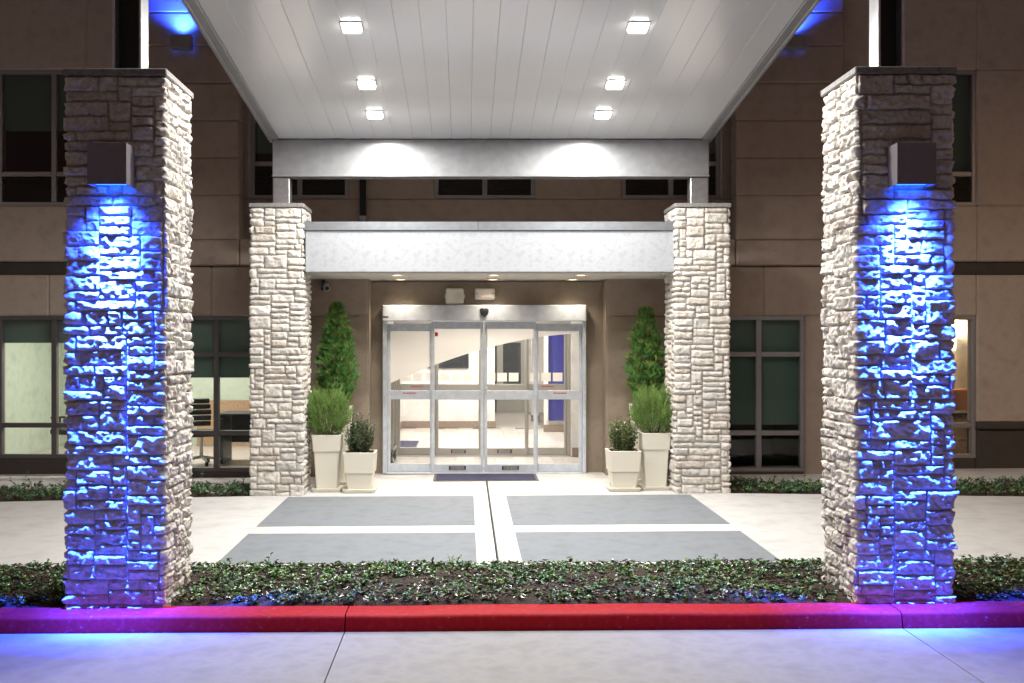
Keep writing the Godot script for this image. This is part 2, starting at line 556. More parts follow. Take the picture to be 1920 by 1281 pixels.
func swoosh(x: float) -> float:      # lower edge of the frosted film, a curve across the four panes
	var t := (x + 1.09) / 2.71
	return 1.30 + 0.71 * (1.0 - pow(1.0 - t, 1.75)) - 0.0

func make_doors(d: float, m: Material, outer: bool) -> void:
	var y0 := 0.085
	var y1 := 2.175
	# header box over the leaves and the two jambs
	var hd: MeshInstance3D
	if outer:
		hd = boxpart("door_header", m, hotel, -1.15, 1.67, 2.18, 2.405, d - 0.06, d + 0.12, 0.012)
		var st := surf()      # shield-shaped motion sensor
		var c := Vector3(0.258, 2.318, -(d - 0.062))
		var ring := [[-0.062, 0.03], [-0.062, -0.012], [-0.045, -0.05], [0.0, -0.082], [0.045, -0.05], [0.062, -0.012], [0.062, 0.03], [0.03, 0.045], [0.0, 0.036], [-0.03, 0.045]]
		for i in ring.size():
			var p := c + Vector3(ring[i][0], ring[i][1], 0)
			var j := (i + 1) % ring.size()
			var q := c + Vector3(ring[j][0], ring[j][1], 0)
			var pi := c + Vector3(ring[i][0] * 0.7, ring[i][1] * 0.7, 0.03)
			var qi := c + Vector3(ring[j][0] * 0.7, ring[j][1] * 0.7, 0.03)
			quad(st, p, q, qi, pi, (p + q) / 2 - c + Vector3(0, 0, 0.03))
			tri(st, pi, qi, c + Vector3(0, 0, 0.036), Vector3(0, 0, 1))
		part(st, "motion_sensor", M.black, hd, -hd.position)
		boxpart("maker_plate", M.frame_dark, hd, -1.145, -1.065, 2.228, 2.25, d - 0.064, d - 0.0605, 0.001)
	else:
		hd = boxpart("door_header", m, hotel, -1.15, 1.67, 2.18, 2.36, d - 0.02, d + 0.12, 0.01)
	for x in [[-1.151, -1.091], [1.622, 1.672]]:
		boxpart("door_jamb", m, hotel, x[0], x[1], 0.07, 2.178, d, d + 0.12, 0.006)
	boxpart("threshold", m, hotel, -1.09, 1.62, 0.062, 0.083, d - 0.02, d + 0.14, 0.006)
	for i in 4:
		var x: Array = leaf_x(i)
		var slide := i == 1 or i == 2
		var z := d + (0.0 if slide else 0.065)
		var lf := Node3D.new()
		lf.name = "door_leaf"
		hotel.add_child(lf, true)
		lf.position = Vector3((x[0] + x[1]) / 2, y0, -z)
		var c := lf.position
		var hw: float = (x[1] - x[0]) / 2
		var top := y1 - (0.0 if slide else 0.03)
		var s := 0.042
		var parts := [["stile", -hw, -hw + s, y0, top], ["stile", hw - s, hw, y0, top], ["rail", -hw + s, hw - s, y0, y0 + 0.115], ["rail", -hw + s, hw - s, 1.093, 1.219], ["rail", -hw + s, hw - s, top - 0.1, top]]
		for q in parts:
			var st := surf()
			cbox(st, Vector3((q[1] + q[2]) / 2, (q[3] + q[4]) / 2 - y0, -0.022), Vector3(q[2] - q[1] - 0.0005, q[4] - q[3], 0.044 if q[0] == "stile" else 0.04), 0.004)
			part(st, q[0], m, lf)
		for g in [[y0 + 0.115, 1.093], [1.219, top - 0.1]]:
			var st := surf()
			quad(st, Vector3(-hw + s, g[0] - y0, -0.022), Vector3(hw - s, g[0] - y0, -0.022), Vector3(hw - s, g[1] - y0, -0.022), Vector3(-hw + s, g[1] - y0, -0.022), Vector3(0, 0, 1))
			part(st, "glass", M.glass, lf)
		if outer:
			var st := surf()      # frosted film on the inside of the upper pane
			var n := 12
			var yt := top - 0.1 - y0
			for k in n:
				var a := lerpf(-hw + s, hw - s, float(k) / n)
				var b := lerpf(-hw + s, hw - s, float(k + 1) / n)
				quad(st, Vector3(a, minf(swoosh(c.x + a) - y0, yt), -0.0255), Vector3(b, minf(swoosh(c.x + b) - y0, yt), -0.0255), Vector3(b, yt, -0.0255), Vector3(a, yt, -0.0255), Vector3(0, 0, 1))
			part(st, "frosted_film", M.film, lf)
		else:
			var st := surf()      # row of frosted squares
			var x1 := -hw + s + 0.02
			while x1 < hw - s - 0.1:
				var x2 := minf(x1 + 0.155, hw - s - 0.01)
				bx(st, x1, x2, 1.262 - y0, 1.40 - y0, 0.024, 0.0255, 0.0003)
				x1 += 0.185
			part(st, "frosted_squares", M.film, lf)
		if slide:
			var st := surf()      # black notice on the bottom rail, with rows of pale print
			cbox(st, Vector3(0.0, 0.062, 0.0008), Vector3(0.235, 0.058, 0.0015), 0.0003)
			var st2 := part(st, "notice", M.black, lf)
			st = surf()
			for r in 3:
				var u := -0.095
				while u < 0.09:
					var l := rng.randf_range(0.008, 0.026)
					cbox(st, Vector3(u + l / 2, 0.078 - 0.016 * r, 0.0019), Vector3(l, 0.008, 0.0006), 0.0001)
					u += l + 0.006
			part(st, "notice_print", M.white_plastic, lf)
			if outer and i == 1:
				var st3 := surf()
				cbox(st3, Vector3(-hw + s + 0.028, 1.915, -0.0195), Vector3(0.04, 0.055, 0.0015), 0.0003)
				part(st3, "red_sticker", M.red, lf)
			if outer and i == 2:
				var st4 := surf()
				lathe(st4, Vector3(-hw + 0.02, 1.15, 0.0), [[0.0, -0.002], [0.016, -0.002], [0.016, 0.01], [0.012, 0.014], [0.0, 0.014]], 14, Vector3(0, 0, 1))
				part(st4, "lock", M.steel, lf)
		else:
			var st := surf()      # small red warning print on the middle rail
			var u := -0.10
			while u < 0.09:
				var l := rng.randf_range(0.010, 0.017)
				cbox(st, Vector3(u + l / 2 + (0.0 if i == 0 else 0.03), 1.18 - y0 + 0.0, -0.0016), Vector3(l, 0.021, 0.0008), 0.0001)
				u += l + 0.006
			part(st, "warning_print", M.red, lf)

func room(called: String, x0: float, x1: float, y0: float, y1: float, d0: float, d1: float, wall: Material, ceil_m: Material, floor_m: Material) -> void:
	boxpart(called + "_back_wall", wall, hotel, x0, x1, y0, y1, d1, d1 + 0.1, 0.002)
	boxpart(called + "_side_wall", wall, hotel, x0 - 0.1, x0, y0, y1, d0, d1 + 0.1, 0.002)
	boxpart(called + "_side_wall", wall, hotel, x1, x1 + 0.1, y0, y1, d0, d1 + 0.1, 0.002)
	boxpart(called + "_ceiling", ceil_m, hotel, x0 - 0.1, x1 + 0.1, y1, y1 + 0.1, d0, d1 + 0.1, 0.002)
	boxpart(called + "_floor", floor_m, hotel, x0 - 0.1, x1 + 0.1, y0 - 0.1, y0, d0, d1 + 0.1, 0.002)

func area(parent: Node, at: Vector3, w: float, l: float, energy: float, c: Color, tilt := -90.0) -> void:
	var a := AreaLight3D.new()
	a.name = "area_light"
	a.area_size = Vector2(w, l)
	a.light_energy = energy
	a.light_color = c
	a.shadow_enabled = true
	a.position = at
	a.rotation_degrees.x = tilt
	parent.add_child(a, true)

func ceiling_panel(label: String, x: float, y: float, d: float, w: float, l: float, energy: float) -> void:
	var t := thing("ceiling_panel_light", label, "ceiling light", Vector3(x, y, -d), "ceiling lights indoors")
	var st := surf()
	for s in [-1.0, 1.0]:
		cbox(st, Vector3(s * (w / 2 + 0.015), 0, 0), Vector3(0.03, 0.03, l + 0.06))
		cbox(st, Vector3(0, 0, s * (l / 2 + 0.015)), Vector3(w, 0.03, 0.03))
	part(st, "frame", M.white_plastic, t)
	st = surf()
	cbox(st, Vector3.ZERO, Vector3(w, 0.02, l))
	part(st, "diffuser", M.ceiling_panel, t)
	area(t, Vector3(0, -0.016, 0), w, l, energy, Color(1.0, 0.98, 0.95))

func make_lobby() -> void:
	var F := 0.072
	var cream: Material = M.cream_wall
	# porch lobby between the two sets of doors, then the hall behind
	room("porch", -1.42, 2.0, F - 0.015, 2.72, 14.825, 16.66, cream, cream, M.grout)
	# the porch's back wall has the inner doors in it, so take that wall out again and build its jambs
	for o in hotel.get_children():
		if o.name.begins_with("porch_back_wall"):
			hotel.remove_child(o)
			o.free()
	boxpart("lobby_wall", cream, hotel, -1.418, -1.153, F, 2.718, 16.6, 16.78, 0.003)
	boxpart("lobby_wall", cream, hotel, 1.674, 1.998, F, 2.718, 16.6, 16.78, 0.003)
	boxpart("lobby_wall", cream, hotel, -1.153, 1.674, 2.362, 2.718, 16.6, 16.78, 0.003)
	boxpart("baseboard", M.baseboard, hotel, 1.69, 1.997, F, F + 0.145, 16.58, 16.6, 0.003)
	room("hall", -1.36, 3.2, F - 0.015, 2.9, 16.79, 27.2, cream, cream, M.grout)
	boxpart("lobby_wall", cream, hotel, -1.359, 0.62, F, 2.899, 22.2, 27.19, 0.004)
	boxpart("baseboard", M.baseboard, hotel, -1.358, 0.635, F, F + 0.14, 22.18, 22.2, 0.003)
	boxpart("baseboard", M.baseboard, hotel, -1.36, -1.345, F, F + 0.14, 16.8, 22.178, 0.003)
	boxpart("lobby_wall", cream, hotel, 1.62, 3.19, F, 2.899, 21.25, 21.7, 0.004)
	boxpart("baseboard", M.baseboard, hotel, 1.58, 3.18, F, F + 0.14, 21.2, 21.249, 0.003)
	boxpart("lobby_wall", cream, hotel, 1.52, 1.68, F, 2.899, 24.0, 24.3, 0.004)
	boxpart("baseboard", M.baseboard, hotel, 1.5, 1.7, F, F + 0.14, 23.97, 23.999, 0.003)
	# floor tiles, laid lengthwise
	var variants: Array[Mesh] = []
	var st := surf()
	cbox(st, Vector3.ZERO, Vector3(0.297, 0.012, 0.597), 0.002)
	st.generate_normals()
	variants.append(st.commit())
	var col := 0
	var x := -1.2
	while x < 2.6:
		var d := 15.14 + (0.2 * (col % 3))
		while d < 22.0:
			if d > 15.0:
				var skip := (d > 16.3 and x > 1.85) and d < 17.1
				if not skip and not (d < 16.5 and (x > 1.85 or x < -1.27)):
					put(variants[0], "floor_tile", M["tile%d" % rng.randi_range(0, 2)], hotel, Vector3(x, F - 0.009, -d))
			d += 0.6
		x += 0.3
		col += 1
	boxpart("corridor_floor", M.tile1, hotel, 0.64, 1.6, F - 0.014, F - 0.003, 22.25, 27.18, 0.002)
	# glazed door at the end of the corridor
	var dl := Node3D.new()
	dl.name = "corridor_door"
	hotel.add_child(dl, true)
	dl.position = Vector3(1.17, F, -27.15)
	st = surf()
	for q in [[-0.36, -0.2, 0.0, 2.1], [0.26, 0.40, 0.0, 2.1]]:
		cbox(st, Vector3((q[0] + q[1]) / 2, 1.05, 0.02), Vector3(q[1] - q[0], 2.1, 0.05))
	cbox(st, Vector3(0.03, 0.17, 0.02), Vector3(0.46, 0.34, 0.046))
	cbox(st, Vector3(0.03, 1.95, 0.02), Vector3(0.46, 0.3, 0.046))
	part(st, "door_frame", M.inner_metal, dl)
	st = surf()
	cbox(st, Vector3(0.03, 1.07, 0.0), Vector3(0.46, 1.46, 0.01))
	part(st, "dark_glass", M.screen, dl)
	boxpart("corridor_notice_board", M.black, hotel, 0.66, 0.80, F, 2.1, 27.1, 27.15, 0.003)
	var tv := thing("wall_screen", "dark flat screen on the pale lobby wall seen through the left sliding door", "screen", Vector3(-0.37, 1.33, -22.19))
	st = surf()
	cbox(st, Vector3(0, 0.27, 0.02), Vector3(0.87, 0.54, 0.05), 0.008)
	part(st, "case", M.black, tv)
	st = surf()
	cbox(st, Vector3(0, 0.275, 0.047), Vector3(0.83, 0.49, 0.004), 0.001)
	part(st, "display_glass", M.screen, tv)
	var bp := thing("blue_cabinet", "tall glossy royal blue cabinet against the lobby wall, right of the doors", "cabinet", Vector3(1.83, 0.30, -21.2))
	st = surf()
	cbox(st, Vector3(0, 0.87, -0.02), Vector3(0.32, 1.74, 0.16), 0.006)
	part(st, "carcass", M.blue_panel, bp)
	st = surf()
	cbox(st, Vector3(-0.03, 0.87, 0.066), Vector3(0.09, 1.7, 0.012), 0.004)
	cbox(st, Vector3(0.085, 0.87, 0.066), Vector3(0.13, 1.7, 0.012), 0.004)
	part(st, "door_panel", M.blue_panel, bp)
	st = surf()
	cbox(st, Vector3(-0.172, 0.87, 0.01), Vector3(0.02, 1.74, 0.2), 0.003)
	part(st, "white_edge", M.white_plastic, bp)
	var lm := thing("lobby_mat", "purple floor mat lying inside the lobby, behind the left side pane", "mat", Vector3(-1.1, F - 0.001, -18.7))
	st = surf()
	cbox(st, Vector3.ZERO, Vector3(0.46, 0.012, 1.1), 0.004)
	part(st, "pile", M.mat_navy, lm)
	st = surf()
	for s in [-1.0, 1.0]:
		cbox(st, Vector3(s * 0.24, -0.001, 0), Vector3(0.02, 0.008, 1.14), 0.002)
		cbox(st, Vector3(0, -0.001, s * 0.56), Vector3(0.46, 0.008, 0.02), 0.002)
	part(st, "edging", M.mat_edge, lm)
	var vm := thing("lilac_banner", "narrow lilac upright panel on the left lobby wall", "panel", Vector3(-1.33, 0.3, -18.6))
	st = surf()
	cbox(st, Vector3(0, 0.55, 0), Vector3(0.03, 1.1, 0.9), 0.004)
	part(st, "board", M.lilac, vm)
	st = surf()
	cbox(st, Vector3(0.004, 1.115, 0), Vector3(0.034, 0.02, 0.92), 0.003)
	cbox(st, Vector3(0.004, -0.012, 0), Vector3(0.034, 0.02, 0.92), 0.003)
	part(st, "rail", M.steel, vm)
	luggage_cart()
	ceiling_panel("ceiling light panel between the two sets of doors", 0.3, 2.70, 15.75, 1.2, 0.6, 5.0)
	ceiling_panel("ceiling light panel in the lobby nearest the inner doors", 0.3, 2.88, 18.3, 1.8, 0.9, 12.0)
	ceiling_panel("ceiling light panel in front of the lobby screen wall", 0.3, 2.88, 20.6, 1.8, 0.9, 12.0)
	ceiling_panel("ceiling light panel at the far end of the corridor", 1.1, 2.88, 25.0, 0.6, 1.2, 5.0)

func luggage_cart() -> void:
	var t := thing("luggage_cart", "metal luggage cart with a black wheel parked inside behind the left side pane", "cart", Vector3(-1.22, 0.072, -15.75))
	var st := surf()
	cbox(st, Vector3(0, 0.22, 0), Vector3(0.34, 0.04, 0.9), 0.012)
	part(st, "deck", M.frame_dark, t)
	for s in [-1.0, 1.0]:
		st = surf()
		for k in 2:
			tube(st, Vector3(0.14 * (2 * k - 1), 0.24, s * 0.4), Vector3(0.14 * (2 * k - 1), 1.35, s * 0.4), 0.018, 0.018, 10)
		var prev := Vector3(-0.14, 1.35, s * 0.4)
		for k in 8:
			var a := PI - PI * (k + 1) / 8
			var p := Vector3(0.14 * cos(a), 1.35 + 0.14 * sin(a), s * 0.4)
			tube(st, prev, p, 0.018, 0.018, 10)
			prev = p
		part(st, "hoop", M.brass, t)
		for k in 2:
			st = surf()
			lathe(st, Vector3(0.13 * (2 * k - 1) - 0.02, 0.1, s * 0.36), [[0.0, 0.0], [0.08, 0.0], [0.098, 0.01], [0.098, 0.03], [0.08, 0.04], [0.0, 0.04]], 20, Vector3(1, 0, 0))
			var wl := part(st, "wheel", M.rubber, t)
			st = surf()
			lathe(st, Vector3(0.13 * (2 * k - 1) - 0.023, 0.1, s * 0.36), [[0.0, 0.0], [0.045, 0.0], [0.045, 0.046], [0.0, 0.046]], 14, Vector3(1, 0, 0))
			part(st, "hub", M.brass, wl)

# ---------------------------------------------------------------- rooms behind the side windows
func make_side_rooms() -> void:
	room("office", -7.2, -2.1, 0.05, 2.75, 15.06, 18.6, M.green_wall, M.cream_wall, M.tile1)
	boxpart("wood_panelling", M.wood, hotel, -4.75, -2.12, 0.052, 0.86, 18.5, 18.58, 0.004)
	room("dining", 5.2, 8.9, 0.05, 2.75, 15.06, 17.2, M.cream_wall, M.cream_wall, M.tile1)
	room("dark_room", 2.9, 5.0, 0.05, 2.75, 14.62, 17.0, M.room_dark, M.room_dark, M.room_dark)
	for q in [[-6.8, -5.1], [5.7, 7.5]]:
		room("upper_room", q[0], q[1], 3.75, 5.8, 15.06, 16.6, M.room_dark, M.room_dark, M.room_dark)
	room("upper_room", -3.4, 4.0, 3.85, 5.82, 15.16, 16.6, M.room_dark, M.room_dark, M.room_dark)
	ceiling_panel("ceiling light panel inside the green office on the left", -4.6, 2.73, 16.6, 2.4, 0.6, 14.0)
	# dining nook lit by one wall lamp
	var t := thing("wall_lamp", "lit white wall lamp seen through the narrow right window", "lamp", Vector3(7.92, 1.72, -17.19))
	var st := surf()
	lathe(st, Vector3(0, 0.03, 0.11), [[0.075, 0.0], [0.10, 0.28], [0.097, 0.28], [0.072, 0.0]], 24)
	part(st, "lamp_shade", M.lamp_shade, t)
	st = surf()
	tube(st, Vector3(0, 0.0, 0.0), Vector3(0, 0.0, 0.11), 0.012, 0.012)
	tube(st, Vector3(0, 0.0, 0.11), Vector3(0, 0.06, 0.11), 0.012, 0.012)
	cbox(st, Vector3(0, 0.0, 0.01), Vector3(0.1, 0.14, 0.02), 0.006)
	part(st, "bracket", M.steel, t)
	var l := OmniLight3D.new()
	l.name = "bulb_light"
	l.position = Vector3(0, 0.34, 0.14)
	l.light_energy = 1.1
	l.light_size = 0.06
	l.light_color = Color(1.0, 0.88, 0.7)
	l.shadow_enabled = true
	l.omni_range = 8.0
	l.omni_attenuation = 2.0
	t.add_child(l)
	t = thing("booth_seat", "rust coloured padded booth seat below the lit wall lamp", "seat", Vector3(7.75, 0.05, -16.85))
	st = surf()
	cbox(st, Vector3(0, 0.4, 0.05), Vector3(1.1, 0.14, 0.5), 0.04)
	part(st, "seat_cushion", M.upholstery, t)
	st = surf()
	cbox(st, Vector3(0, 0.78, -0.2), Vector3(1.1, 0.62, 0.14), 0.04)
	part(st, "backrest", M.upholstery, t)
	st = surf()
	cbox(st, Vector3(0, 0.165, 0.03), Vector3(1.06, 0.33, 0.44), 0.01)
	part(st, "base", M.wood, t)
	t = thing("dining_table", "dark topped table in front of the rust booth seat", "table", Vector3(7.55, 0.05, -16.05))
	st = surf()
	cbox(st, Vector3(0, 0.76, 0), Vector3(0.9, 0.035, 0.7), 0.01)
	part(st, "table_top", M.black, t)
	st = surf()
	cbox(st, Vector3(0.1, 0.55, 0), Vector3(0.5, 0.38, 0.5), 0.01)
	cbox(st, Vector3(0.1, 0.19, 0), Vector3(0.42, 0.36, 0.42), 0.01)
	part(st, "pedestal", M.wood, t)
	office_chair(Vector3(-3.98, 0.05, -15.75), 0.5, "black office chair close behind the window left of the entrance")
	t = thing("office_desk", "dark topped desk in the green office beside the black chair", "desk", Vector3(-3.25, 0.05, -16.1))
	st = surf()
	cbox(st, Vector3(0, 0.745, 0), Vector3(1.0, 0.035, 0.65), 0.006)
	part(st, "table_top", M.black, t)
	for s in [-1.0, 1.0]:
		st = surf()
		cbox(st, Vector3(s * 0.44, 0.3635, 0), Vector3(0.05, 0.727, 0.6), 0.004)
		part(st, "side_panel", M.black if s < 0 else M.white_plastic, t)
	st = surf()
	cbox(st, Vector3(0.0, 0.5, -0.28), Vector3(0.82, 0.45, 0.02), 0.004)
	part(st, "back_panel", M.black, t)
	t = thing("fire_extinguisher", "red fire extinguisher standing under the office desk", "extinguisher", Vector3(-3.2, 0.05, -15.95))
	st = surf()
	lathe(st, Vector3.ZERO, [[0.0, 0.0], [0.075, 0.0], [0.08, 0.02], [0.08, 0.40], [0.06, 0.46], [0.025, 0.49], [0.025, 0.52], [0.0, 0.52]], 20)
	part(st, "cylinder", M.red, t)
	st = surf()
	cbox(st, Vector3(0.02, 0.54, 0), Vector3(0.12, 0.03, 0.03), 0.005)
	tube(st, Vector3(0.06, 0.53, 0), Vector3(0.1, 0.2, 0.03), 0.01, 0.01)
	part(st, "valve", M.black, t)
	office_chair(Vector3(-6.05, 0.05, -16.1), -0.4, "dark office chair low behind the far left window")

func office_chair(at: Vector3, turn: float, label: String) -> void:
	var t := thing("office_chair", label, "chair", at, "office chairs")
	t.rotation.y = turn
	var st := surf()
	cbox(st, Vector3(0, 0.47, 0), Vector3(0.48, 0.08, 0.46), 0.03)
	part(st, "seat", M.black, t)
	st = surf()
	for k in 5:
		cbox(st, Vector3(0, 0.60 + 0.085 * k, -0.22 - 0.018 * k), Vector3(0.44 - 0.02 * absf(k - 2), 0.078, 0.05), 0.02)
	part(st, "backrest", M.black, t)
	for s in [-1.0, 1.0]:
		st = surf()
		tube(st, Vector3(s * 0.25, 0.45, 0.0), Vector3(s * 0.27, 0.66, -0.02), 0.016, 0.014)
		cbox(st, Vector3(s * 0.27, 0.675, 0.02), Vector3(0.06, 0.03, 0.26), 0.012)
		part(st, "armrest", M.black, t)
	st = surf()
	tube(st, Vector3(0, 0.09, 0), Vector3(0, 0.43, 0), 0.028, 0.024, 12)
	part(st, "gas_stem", M.steel, t)
	for k in 5:
		var a := TAU * k / 5 + 0.3
		st = surf()
		tube(st, Vector3(0, 0.12, 0), Vector3(cos(a) * 0.29, 0.075, sin(a) * 0.29), 0.024, 0.016)
		var lg := part(st, "leg", M.steel, t)
		st = surf()
		lathe(st, Vector3(cos(a) * 0.29 - sin(a) * 0.02, 0.031, sin(a) * 0.29 + cos(a) * 0.02), [[0.0, 0.0], [0.03, 0.0], [0.03, 0.04], [0.0, 0.04]], 12, Vector3(sin(a), 0, -cos(a)))
		part(st, "castor", M.rubber, lg)

# ---------------------------------------------------------------- porch roof between the inner pillars
func make_portal() -> void:
	var t := thing("porch_roof", "white stucco porch roof with grey metal coping between the inner stone pillars", "porch roof", Vector3(0.295, 2.743, -12.72))
	var at := t.position
	var st := surf()
	bx(st, -1.95, 2.54, 2.743, 3.249, 12.72, 12.95, 0.008)
	part(st, "fascia", M.white_stucco, t, -at)
	st = surf()
	bx(st, -1.97, 0.15, 3.25, 3.355, 12.695, 12.97, 0.006)
	part(st, "coping", M.flashing, t, -at)
	st = surf()
	bx(st, 0.152, 2.56, 3.25, 3.355, 12.695, 12.97, 0.006)
	part(st, "coping", M.flashing, t, -at)
	st = surf()
	bx(st, -2.5, 3.09, 2.752, 3.10, 12.951, 14.619, 0.003)
	bx(st, -1.31, 1.89, 2.752, 3.0, 14.619, 14.83, 0.003)
	part(st, "ceiling_slab", M.soffit_paint, t, -at)

# ---------------------------------------------------------------- stone pillars
var warp := FastNoiseLite.new()
var rough := FastNoiseLite.new()
var chip := FastNoiseLite.new()

func make_pillars() -> void:
	warp.seed = 3
	warp.frequency = 3.0
	rough.seed = 4
	rough.frequency = 8.0
	rough.fractal_octaves = 3
	chip.seed = 5
	chip.noise_type = FastNoiseLite.TYPE_CELLULAR
	chip.cellular_return_type = FastNoiseLite.RETURN_DISTANCE
	chip.frequency = 19.0
	chip.fractal_type = FastNoiseLite.FRACTAL_NONE
	pillar(-2.88, -2.16, 7.52, 3.862, 1, 0.0105, 0.75, -0.05, 1.0, "tall limestone pillar lit blue, on the left beside the kerb", "tall stone pillars beside the kerb")
	pillar(2.81, 3.515, 7.52, 3.876, 2, 0.0105, 0.75, -0.05, -1.0, "tall limestone pillar lit blue, on the right beside the kerb", "tall stone pillars beside the kerb")
	pillar(-2.61, -1.97, 12.66, 3.575, 3, 0.017, 0.5, -0.02, 1.0, "white limestone pillar at the left end of the porch roof", "white stone pillars carrying the porch roof")
	pillar(2.54, 3.20, 12.66, 3.575, 4, 0.017, 0.5, -0.02, -1.0, "white limestone pillar at the right end of the porch roof", "white stone pillars carrying the porch roof")

func pillar(x0: float, x1: float, d0: float, top: float, seed_: int, cell: float, relief: float, sink: float, inner: float, label: String, group: String) -> void:
	var r := RandomNumberGenerator.new()
	r.seed = seed_ * 977
	var w := x1 - x0
	var cx := (x0 + x1) / 2
	var base := gy(cx, d0)
	var t := thing("stone_pillar", label, "pillar", Vector3(cx, base, -(d0 + w / 2)), group)
	var y0 := sink
	var H := top - 0.055 - base
	# the core of mortar and the flat cap
	var st := surf()
	cbox(st, Vector3(0, (y0 + H) / 2, 0), Vector3(w - 0.026, H - y0, w - 0.026), 0.004)
	part(st, "mortar_core", M.mortar, t)
	st = surf()
	cbox(st, Vector3(0, H + 0.0285, 0), Vector3(w + 0.03, 0.053, w + 0.03), 0.008)
	part(st, "cap", M.cap, t)
	# squared stones of many sizes laid round all four sides: u runs round the pillar from the middle of its back
	var U := 4.0 * w
	var du := 0.033 if d0 < 10.0 else 0.028
	var dv := 0.036 if d0 < 10.0 else 0.032
	var nu := int(round(U / du))
	var nv := int(round((H - y0) / dv))
	du = U / nu
	dv = (H - y0) / nv
	var taken := PackedByteArray()
	taken.resize(nu * nv)
	var joint := PackedByteArray()
	joint.resize(nu * nv)
	var hidden := surf()
	hidden.set_smooth_group(1)
	for v in nv:
		var u := 0
		while u < nu:
			if taken[v * nu + u]:
				u += 1
				continue
			var run := 1
			while u + run < nu and not taken[v * nu + u + run] and run < 22:
				run += 1
			var q := r.randf()
			var hh := 2 if q < 0.50 else 3 if q < 0.88 else 4 if q < 0.98 else 5
			if nv - v - hh < 2:
				hh = nv - v
				if hh > 5:
					hh = 3
			hh = mini(hh, nv - v)
			var ww := r.randi_range(6, 15) if hh < 4 else r.randi_range(6, 11)
			if r.randf() < 0.10:
				ww = 3
			for attempt in 6:      # bond: keep upright joints from lining up with the course below
				if v > 0 and u + ww < nu and joint[(v - 1) * nu + u + ww]:
					ww += r.randi_range(-3, 3)
					ww = maxi(ww, 3)
			if run - ww < 3:
				ww = run if run <= 15 else run / 2
			ww = mini(ww, run)
			# the stone must not run into a taller neighbour
			for b in hh:
				for a in ww:
					if taken[(v + b) * nu + u + a]:
						hh = mini(hh, b)
						break
			for b in hh:
				for a in ww:
					taken[(v + b) * nu + u + a] = 1
				joint[(v + b) * nu + u] = 1
			var mid := (u + ww / 2.0) * du / w      # 0.5..1.5 one side, 1.5..2.5 the front, 2.5..3.5 the other side
			var seen := mid > 1.45 and mid < 3.55 if inner > 0 else mid > 0.45 and mid < 2.55
			var m := stone_mesh(u * du, (u + ww) * du, y0 + v * dv, y0 + (v + hh) * dv, w, cell if seen else 0.035, relief, seed_, r)
			if seen:
				var o := put(m[0], "stone", M["stone%d" % r.randi_range(0, 5)], t, m[1])
			else:
				hidden.append_from(m[0], 0, Transform3D(Basis.IDENTITY, m[1]))
			u += ww
	var o2 := put(hidden.commit(), "stones", M.stone0, t)
	o2.set_meta("kind", "stuff")

func fold(u: float, w: float) -> Array:      # the point and the outward normal on the pillar's outline, u metres from the middle of its back
	var h := w / 2
	var R := 0.022
	var s := fposmod(u + h, 4.0 * w)      # from the back's corner
	var side := int(s / w) % 4
	var a := s - side * w - h      # -h..h along that side
	# the back runs from +x to -x seen from above, then the -x side, the front, the +x side
	var n: Vector3 = [Vector3(0, 0, -1), Vector3(-1, 0, 0), Vector3(0, 0, 1), Vector3(1, 0, 0)][side]
	var along: Vector3 = [Vector3(-1, 0, 0), Vector3(0, 0, 1), Vector3(1, 0, 0), Vector3(0, 0, -1)][side]
	var p: Vector3 = n * h + along * a
	var e := h - absf(a)
	if e < R:
		var k := (1.0 - e / R) * PI / 4
		var out := along * signf(a)
		var c: Vector3 = n * (h - R) + out * (h - R)
		var nn := n * cos(k) + out * sin(k)
		return [c + nn * R, nn]
	return [p, n]

